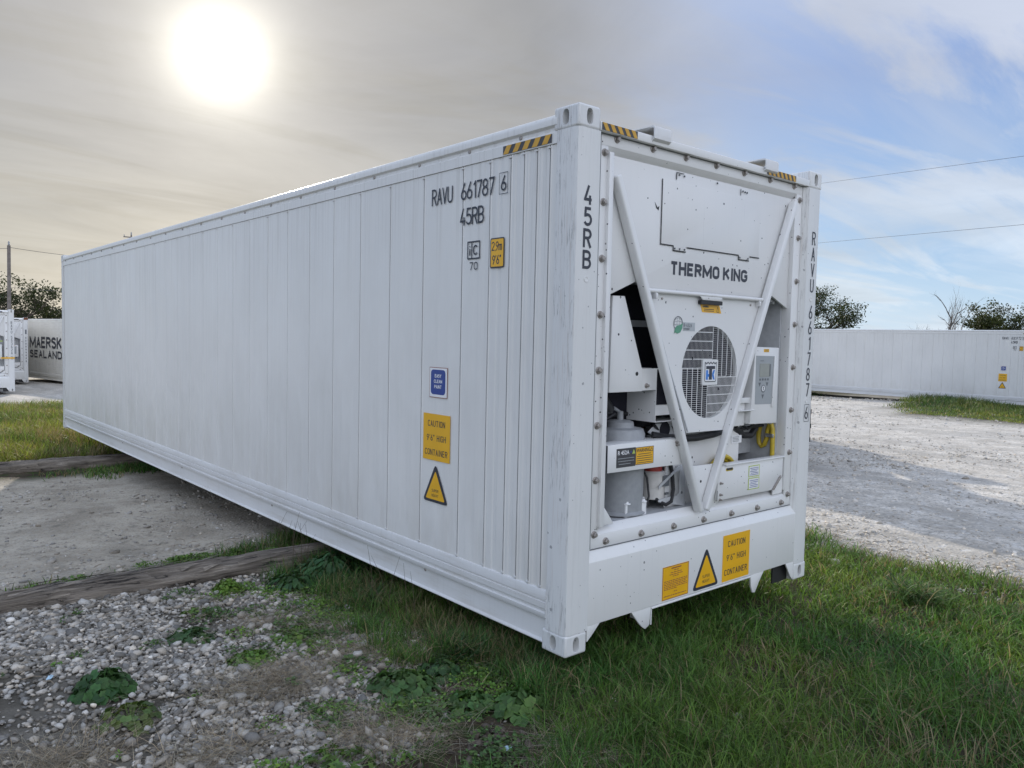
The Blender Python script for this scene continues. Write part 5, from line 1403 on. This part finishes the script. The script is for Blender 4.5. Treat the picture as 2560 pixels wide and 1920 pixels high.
# grass island in front of the container across the lot
n = 95000
x = rng.uniform(22, 33, n); y = rng.uniform(-3, 18.5, n)
g, st, lo, rd_ = zones(x, y); keep = rng.random(n) < g * .8; x, y = x[keep], y[keep]; n = len(x)
near = 1 - sst(x + fbm(x, y, 2, 5, 3) * 1.5, 24.0, 27.5)
mound = np.exp(-(((x - 29.3) / 1.6) ** 2 + ((y - 8.6) / 2.8) ** 2))
h = rng.uniform(.08, .20, n) * (1 - .6 * near) + .22 * mound * rng.random(n)
c = greens(n, x, y, .03, (.080, .125, .036), 45); c = c * (1 + near[:, None] * np.array([[.8, .55, .1]]))
blades('island_grass', x, y, h, rng.uniform(.012, .026, n), rng.uniform(.1, .9, n), c)

# ------------------------------------------------------------------ single weeds
leaf_m = tint_mat('weed_leaf', .5, .35, 40., trans=.22, vary=.2)
def leaf_plant(name, loc, n, R, H, size, base, label, shape='round', group=None, seed=1):
    r = np.random.default_rng(seed); V = []; F3 = []; C = []
    z0 = float(height(loc[0], loc[1]))
    for k in range(n):
        a = r.uniform(0, 2 * np.pi); q = math.sqrt(r.random()); rr = R * q
        cx_, cy_ = rr * math.cos(a), rr * math.sin(a); cz_ = H * (1 - .75 * q * q) * r.uniform(.55, 1.1)
        s = size * r.uniform(.55, 1.2)
        out_ = Vector((math.cos(a), math.sin(a), 0)); tilt = r.uniform(.05, .55) + .5 * q
        nrm = (Vector((0, 0, 1)) * math.cos(tilt) + out_ * math.sin(tilt) + Vector(r.normal(0, .18, 3).tolist())).normalized()
        u = (out_ - nrm * out_.dot(nrm)).normalized(); w = nrm.cross(u)
        m = 13; b_ = len(V); V.append((cx_, cy_, cz_ - .10 * s))
        col = np.array(base) * r.uniform(.6, 1.35) * (1 + r.uniform(-.15, .15) * np.array([1, 0, -.5])); C.append(col * .8)
        for i in range(m):
            th = 2 * math.pi * i / m
            if shape == 'round': rad_ = s * (.86 + .13 * math.cos(5 * th)) * (1 - .45 * max(0, -math.cos(th)) ** 6); sx, sy = 1, 1
            elif shape == 'long': rad_ = s * (1 + .22 * (i % 2)); sx, sy = 1.25, .42
            else: rad_ = s * (.55 + .6 * (i % 2)); sx, sy = 1.0, .8
            du, dw = rad_ * math.cos(th) * sx, rad_ * math.sin(th) * sy
            cup = .16 * s * (.5 + .5 * math.cos(3 * th + k)) - .12 * s * (du / s) ** 2
            p = Vector((cx_, cy_, cz_)) + u * du + w * dw + nrm * cup
            V.append(tuple(p)); C.append(col)
        F3 += [(b_, b_ + 1 + i, b_ + 1 + (i + 1) % m) for i in range(m)]
        # leaf stalk
        p = Vector((cx_, cy_, cz_)) - u * s * .6; base_p = Vector((cx_ * .15, cy_ * .15, 0)); b_ = len(V); t_ = .0022
        for e in (base_p, p):
            V.append(tuple(e + w * t_)); V.append(tuple(e - w * t_)); C += [np.array(base) * 1.2] * 2
        F3 += [(b_, b_ + 1, b_ + 3), (b_, b_ + 3, b_ + 2)]
    o = np_mesh(name, np.array(V), [np.array(F3)], leaf_m, col=np.array(C))
    o.location = (loc[0], loc[1], z0 - .005)
    return tag(o, label, 'weed', group)
gw = 'broadleaf weeds'
leaf_plant('mallow_weed', (-1.90, 1.38), 150, .150, .11, .029, (0.044, 0.105, 0.028), 'dark green domed mallow weed alone among the stones, lower left', 'round', gw, 1)
leaf_plant('mallow_weed', (-1.88, .98), 55, .16, .075, .030, (0.099, 0.144, 0.038), 'low straggly pale green weed on the stones, in front of the dark domed one', 'round', gw, 2)
leaf_plant('thistle_weed', (-1.31, 1.86), 60, .16, .06, .036, (0.058, 0.109, 0.038), 'dark jagged thistle weed lying flat in the middle of the stones', 'jag', gw, 3)
leaf_plant('clover_weed', (-.79, 2.66), 260, .11, .10, .015, (0.118, 0.202, 0.028), 'small round bright green clump on the stones just below the near log', 'round', gw, 4)
leaf_plant('clover_weed', (-1.16, 1.28), 300, .16, .06, .017, (0.099, 0.183, 0.028), 'spreading bright green low weed at the right edge of the stones', 'round', gw, 5)
leaf_plant('clover_weed', (-.80, 1.48), 280, .19, .06, .017, (0.095, 0.172, 0.028), 'bright green creeping weed between the stones and the dead grass', 'round', gw, 6)
leaf_plant('clover_weed', (-1.12, 2.35), 90, .10, .04, .015, (0.108, 0.183, 0.028), 'tiny bright green sprig by the stones, left of the round clump', 'round', gw, 12)
leaf_plant('mallow_weed', (-.72, .46), 190, .19, .10, .030, (0.068, 0.130, 0.036), 'big leafy mallow weed on bare earth right of the stones', 'round', gw, 7)
leaf_plant('mallow_weed', (-.45, .50), 100, .14, .09, .029, (0.055, 0.115, 0.035), 'leafy dark mallow weed nearer the container corner', 'round', gw, 8)
leaf_plant('mallow_weed', (-.54, .10), 100, .13, .08, .030, (0.065, 0.130, 0.035), 'mallow weed with broad round leaves beside the bare earth', 'round', gw, 9)
leaf_plant('mallow_weed', (-.36, -.06), 80, .15, .09, .040, (0.072, 0.144, 0.035), 'mallow weed half sunk in the turf at the bottom centre', 'round', gw, 10)
leaf_plant('nettle_weed', (.02, 2.62), 170, .30, .17, .038, (0.046, 0.115, 0.038), 'dark leafy weed patch beside the end of the near log, under the container edge', 'long', gw, 11)
leaf_plant('nettle_weed', (-.36, 2.50), 90, .20, .11, .034, (0.051, 0.115, 0.038), 'dark leafy weed between the stones and the container edge', 'long', gw, 13)
leaf_plant('thistle_weed', (-1.35, .02), 70, .20, .06, .036, (0.090, 0.164, 0.032), 'ragged green weed at the bottom edge of the photo', 'jag', gw, 14)
leaf_plant('dandelion_weed', (1.35, -1.15), 34, .12, .045, .050, (0.080, 0.144, 0.032), 'flat rosette weed in the shaded turf, lower right', 'long', gw, 15)
def tussock(name, loc, n, R, h0, w0, base, label, seed):
    r_ = np.random.default_rng(seed); global rng
    keep = rng; rng = r_
    x = r_.normal(0, R * .3, n); y = r_.normal(0, R * .3, n)
    o = blades(name, x, y, r_.uniform(.6, 1.1, n) * h0, r_.uniform(.7, 1.2, n) * w0, r_.uniform(.5, 1.5, n), greens(n, x, y, .05, base), z=np.zeros(n))
    rng = keep; del o['kind']
    o.location = (loc[0], loc[1], float(height(*loc)))
    return tag(o, label, 'grass clump')
tussock('grass_tussock', (3.05, -.52), 420, .26, .24, .009, (.095, .150, .035), 'broad-bladed grass tussock in the sun at the turf edge, right', 21)
tussock('grass_tussock', (-.22, .62), 200, .22, .22, .009, (.060, .105, .032), 'broad-bladed dark grass tussock below the near bottom corner of the container', 22)
tussock('grass_tussock', (-.15, 1.72), 260, .2, .24, .007, (.075, .130, .030), 'tall grass tussock against the lower edge of the container side', 23)
# stalks that stand against the bottom rail
mb = MB(); rr_ = random.Random(9)
for k in range(26):
    y_ = rr_.uniform(2.7, 3.5) if k < 18 else rr_.uniform(1.2, 2.6); x_ = -rr_.uniform(.05, .22); hgt_ = rr_.uniform(.22, .46)
    z0 = float(height(x_, y_)); dx, dy = rr_.uniform(-.12, .12), rr_.uniform(-.12, .12)
    mb.tube([(x_, y_, z0), (x_ + dx * .4, y_ + dy * .4, z0 + hgt_ * .6), (x_ + dx, y_ + dy, z0 + hgt_)], [.0022, .0016, .0008], 4)
tag(mb.build('dry_stalks', simple('dry_stalk', (.085, .065, .04), .8, var=.3)), kind='stuff')
# scraps and clods
def scrap(loc, s, seed, label):
    r = random.Random(seed); V = []; n = 7
    vs = [[(i / (n - 1) - .5) * s * 2 + r.uniform(-.2, .2) * s / n, (j / (n - 1) - .5) * s * 1.2 + r.uniform(-.2, .2) * s / n, r.uniform(0, .32) * s] for i in range(n) for j in range(n)]
    mb = MB().add(vs, [(i * n + j, (i + 1) * n + j, (i + 1) * n + j + 1, i * n + j + 1) for i in range(n - 1) for j in range(n - 1) if not ((i in (0, n - 2)) and (j in (0, n - 2))) and r.random() > .06])
    o = mb.build('plastic_scrap', M['scrap']); o.location = (loc[0], loc[1], float(height(*loc)) + .012); o.rotation_euler = (r.uniform(-.3, .3), r.uniform(-.3, .3), r.uniform(0, 6))
    md = o.modifiers.new('thick', 'SOLIDIFY'); md.thickness = .0012
    return tag(o, label, 'litter')
scrap((-.30, .80), .026, 2, 'small crumpled pale blue plastic scrap by the pale stones left of the container corner')
scrap((-.67, -.31), .032, 5, 'crumpled pale blue plastic scrap on bare earth at the bottom edge')
scrap((-2.08, 1.72), .022, 8, 'shiny pale scrap of plastic among the stones on the left')
clod_m = tint_mat('earth_clod', .95, .9, 50., vary=.3)
x = rng.normal(-.66, .11, 60); y = rng.normal(-.20, .09, 60); sz = rng.uniform(.008, .035, 60)
scatter_stones('earth_clods', x, y, height(x, y) + sz * .3, sz, np.array([[.105, .085, .068]]) * rng.uniform(.6, 1.2, 60)[:, None], clod_m, True)
# twigs and bark bits
mb = MB()
for k in range(120):
    x_ = rr_.uniform(-2.6, 0.); y_ = rr_.uniform(.3, 3.0) if k < 80 else rr_.uniform(3.5, 4.4)
    a = rr_.uniform(0, 3.14); L = rr_.uniform(.03, .14); z = float(height(x_, y_)) + .026
    mb.tube([(x_, y_, z), (x_ + L * .5 * math.cos(a) + .01, y_ + L * .5 * math.sin(a), z + .008), (x_ + L * math.cos(a), y_ + L * math.sin(a), z)], rr_.uniform(.0012, .003), 5)
tag(mb.build('twigs', simple('twig_wood', (.22, .18, .13), .85, var=.3)), kind='stuff')

# ------------------------------------------------------------------ trees
treeleaf = tint_mat('oak_leaf', .6, 0., 1.5, trans=.22, vary=.25)
def tree(name, loc, H, R, seed, label, trunk_h=.3, leaf=.20, nleaf=5200, base=(0.032, 0.045, 0.014), sparse=.0, bare=False, spread=1.0, group='trees beyond the yard'):
    r = random.Random(seed); rn = np.random.default_rng(seed)
    t = empty(name, loc); tag(t, label, 'tree', group)
    mb = MB(); tips = []
    def grow(p, d, L, rad_, lvl):
        k = 4; pts = [p]; dd = d.copy()
        for i in range(k):
            dd = (dd + Vector((r.gauss(0, .16), r.gauss(0, .16), r.gauss(.03, .10)))).normalized(); pts.append(pts[-1] + dd * L / k)
        r1 = rad_ * (.66 if lvl < 4 else .35)
        mb.tube(pts, [rad_ + (r1 - rad_) * i / k for i in range(k + 1)], 7 if lvl < 2 else 4, caps=False)
        if lvl >= (5 if bare else 4): tips.append(pts[-1]); return
        if lvl >= 2: tips.append(pts[2]); tips.append(pts[-1])
        for c in range(r.choice((2, 3, 3)) if lvl else 5):
            ax = Vector((r.gauss(0, 1), r.gauss(0, 1), r.gauss(0, .5))).normalized()
            nd_ = (dd * r.uniform(.55, 1.0) + ax * r.uniform(.55, 1.0) * spread + Vector((0, 0, .12))).normalized()
            grow(pts[r.choice((2, 3, 4)) if c else -1], nd_, L * r.uniform(.62, .85), r1 * r.uniform(.6, .85), lvl + 1)
    grow(Vector((0, 0, 0)), Vector((r.gauss(0, .05), r.gauss(0, .05), 1)).normalized(), H * trunk_h, H * (.060 if bare else .030), 0)
    T = np.array([tuple(p) for p in tips])
    sc_z = H / max(T[:, 2].max(), .1); rad_h = np.sort(np.hypot(T[:, 0], T[:, 1]))[int(len(T) * .95)]; sc_x = R / max(rad_h, .1)
    mb.v = [(a * sc_x if True else a, c * sc_x, e * sc_z) for a, c, e in mb.v]
    mb.build('trunk', M['deadbark'] if bare else M['bark'], t, smooth=True)
    T = T * np.array([[sc_x, sc_x, sc_z]])
    if not bare:
        n = nleaf; I = rn.integers(0, len(T), n)
        sel = rn.random(len(T)) > sparse; I = I[sel[I]]; n = len(I)
        P_ = T[I] + rn.normal(0, 1, (n, 3)) * np.array([[.045 * R + .12, .045 * R + .12, .03 * R + .10]])
        a = rn.normal(0, 1, (n, 3)); a /= np.linalg.norm(a, axis=1)[:, None]; q = np.cross(a, rn.normal(0, 1, (n, 3))); q /= np.linalg.norm(q, axis=1)[:, None]
        s = leaf * rn.uniform(.5, 1.2, n)[:, None]
        V = np.stack([P_ - a * s, P_ + q * s * .5, P_ + a * s, P_ - q * s * .5], 1).reshape(-1, 3)
        clump = (fbm(T[I][:, 0] * 1.0, T[I][:, 2], 1.5, seed, 2))[:, None]
        c = np.array([base]) * rn.uniform(.6, 1.4, n)[:, None] * (.6 + .8 * clump)
        o = np_mesh('crown', V, [np.arange(4 * n).reshape(n, 4)], treeleaf, col=np.repeat(c, 4, 0)); o.parent = t
    return t
def tz(x, y): return float(base_h(x, y))
def place_tree(name, x, y, top, R, seed, label, **k): return tree(name, (x, y, tz(x, y)), top - tz(x, y), R, seed, label, **k)
place_tree('oak_tree', 5.6, 58.4, 5.2, 3.6, 4, 'big dark oak at the left edge of the photo, behind the wooden pole', nleaf=17000, leaf=.10, sparse=.55, base=(0.029, 0.038, 0.012))
place_tree('oak_tree', 10.2, 62.5, 4.1, 3.3, 9, 'lower dark tree beside the cream container, between pole and white container side', nleaf=17000, leaf=.10, sparse=.55, base=(0.026, 0.034, 0.012))
place_tree('oak_tree', 62.2, 33.4, 6.8, 4.6, 12, 'leafy oak just right of the numbered corner post, over the far container', nleaf=15000, leaf=.11, sparse=.55, base=(0.036, 0.048, 0.015))
place_tree('bare_tree', 64.6, 22.9, 7.0, 2.5, 15, 'bare dead tree standing above the far container, right', bare=True, trunk_h=.42, spread=.75)
place_tree('bare_tree', 63.4, 24.4, 3.7, 2.0, 19, 'low grey leafless branches left of the bare dead tree', bare=True, trunk_h=.36)
place_tree('oak_tree', 67.8, 21.7, 5.6, 3.7, 22, 'round leafy oak right of the bare dead tree', nleaf=15000, leaf=.11, base=(0.045, 0.055, 0.016), sparse=.45)
place_tree('oak_tree', 71.5, 18.0, 5.2, 3.2, 27, 'thin airy oak at the right edge of the photo', nleaf=7000, leaf=.10, base=(0.040, 0.048, 0.018), sparse=.55)

# ------------------------------------------------------------------ poles and overhead cables
def pole(loc, top, r, label, arm):
    t = empty('utility_pole', loc); tag(t, label, 'utility pole', 'utility poles'); h = top - loc[2]
    MB().tube([(0, 0, -.3), (.0, 0, h * .5), (.03, 0, h)], [r * 1.2, r * 1.1, r], 12).build('pole_shaft', M['polewood'], t, smooth=True)
    mb = MB().lathe((.03, 0, h), [(.03, 0), (.05, .05), (.03, .10), (.045, .13), (.02, .2)], 10); mb.build('insulator', M['tankgrey'], t, smooth=True)
    if arm:
        MB().box(-.42, .42, -.03, .03, h - .16, h - .10).build('cross_arm', M['polewood'], t)
        for xx in (-.38, .38): MB().lathe((xx, 0, h - .10), [(.02, 0), (.03, .03), (.02, .06), (.025, .08), (.01, .12)], 10).build('insulator', M['tankgrey'], t, smooth=True)
    return t
pole((3.42, 41.65, tz(3.42, 41.65)), 5.54, .075, 'weathered wooden pole at the left edge behind the far containers', False)
pole((11.15, 50.28, tz(11.15, 50.28)), 7.50, .045, 'distant pole of which only the tip shows above the container roof', True)
def wire(p0, p1, sag, r, label):
    p0, p1 = Vector(p0), Vector(p1)
    mb = MB().tube([p0.lerp(p1, k / 24) - Vector((0, 0, sag * 4 * (k / 24) * (1 - k / 24))) for k in range(25)], r, 5)
    return tag(mb.build('overhead_cable', M['wire'], smooth=True), label, 'cable', 'overhead cables')
wr1a, wr1b = Vector((49.8, 25.81, 12.91)), Vector((40.1, 10.4, 10.78)); e = wr1b - wr1a
wire(wr1a - e * 1.6, wr1b + e * 1.2, 0.0, .009, 'upper of the two thin cables crossing the blue sky on the right')
wr2a, wr2b = Vector((49.82, 25.77, 8.77)), Vector((40.15, 10.25, 7.56)); e = wr2b - wr2a
wire(wr2a - e * 1.6, wr2b + e * 1.2, 0.0, .009, 'lower of the two thin cables crossing the blue sky on the right')
wire((3.44, 41.65, 5.45), (16.0, 60.0, 7.0), .25, .011, 'cable from the top of the wooden pole toward the container roof')
wire((3.44, 41.65, 3.55), (16.0, 60.0, 4.6), .2, .009, 'lower thin cable from the wooden pole, behind the container')
wire((3.44, 41.65, 5.40), (-6.0, 36.0, 4.6), .2, .010, 'cable running left from the wooden pole out of the photo')

# ------------------------------------------------------------------ loader parked behind the container; a tyre edge shows
ld_ = empty('wheel_loader', (8.79, 3.845, float(base_h(9.5, 5))), rad(35)); tag(ld_, 'wheel loader behind the container, only a lugged tyre edge showing by the numbered post', 'loader')
def wheel(cx_, cy_, r=.76, w=.5):
    mb = MB().lathe((cx_, cy_ - w / 2, r), [(r * .55, 0), (r * .9, 0), (r * .96, .06), (r * .96, w - .06), (r * .9, w), (r * .55, w)], 36, 'y')
    for k in range(22):
        a = 2 * math.pi * k / 22
        for sgn in (0, 1):
            b_ = len(mb.v)
            for (da, yy, hh) in ((0, 0, 0), (.08, 0, 0), (.20, w / 2, 0), (.12, w / 2, 0), (0, 0, 1), (.08, 0, 1), (.20, w / 2, 1), (.12, w / 2, 1)):
                aa = a + da + sgn * .14; rr = r * (.95 if not hh else 1.02); y2 = cy_ - w / 2 + (yy if not sgn else w - yy)
                mb.v.append((cx_ + rr * math.cos(aa), y2, r + rr * math.sin(aa)))
            mb.f += [tuple(b_ + i for i in q) for q in ((0, 1, 2, 3), (4, 5, 6, 7), (0, 1, 5, 4), (1, 2, 6, 5), (2, 3, 7, 6), (3, 0, 4, 7))]
    o = mb.build('tyre', M['tyre'], ld_)
    MB().lathe((cx_, cy_ - w / 2 + .04, r), [(.06, 0), (r * .54, .02), (r * .54, w - .1), (.06, w - .08)], 24, 'y').build('rim', M['mach'], o, smooth=True)
for xx in (0, 3.0):
    for yy in (0, 1.9): wheel(xx, yy)
MB().box(1.7, 3.9, .32, 1.58, .62, 1.05).box(-1.1, 1.64, .32, 1.58, .62, 1.0).build('chassis', M['hazd'], ld_, bevel=.03)
MB().prism([(.5, 1.005), (-1.2, 1.005), (-1.2, 1.7), (-.9, 1.85), (.5, 1.9)], lambda x, z: (x, .34, z), lambda x, z: (x, 1.56, z)).build('engine_hood', M['mach'], ld_, bevel=.04)
MB().box(.54, 1.8, .36, 1.54, 1.06, 1.5).box(.5, 1.85, .3, 1.6, 2.72, 2.84).build('cab_frame', M['mach'], ld_, bevel=.03)
MB().box(.56, 1.78, .38, 1.52, 1.51, 2.715).build('cab_glass', M['glass'], ld_)
mb = MB()
for yy in (.45, 1.35): mb.prism([(1.1, 1.3), (1.1, 1.55), (.2, 1.5), (-1.3, .75), (-1.4, .5), (-1.15, .45), (.25, 1.22)], lambda x, z: (3.0 - x, yy, z), lambda x, z: (3.0 - x, yy + .12, z))
mb.build('lift_arm', M['mach'], ld_, bevel=.01)
MB().prism([(-1.2, .15), (-1.15, .95), (-1.25, 1.0), (-1.55, .6), (-1.6, .3), (-2.25, .12), (-2.25, .08), (-1.3, .08)], lambda x, z: (3.0 - x, -.3, z), lambda x, z: (3.0 - x, 2.2, z)).build('bucket', M['bolt'], ld_, bevel=.01)
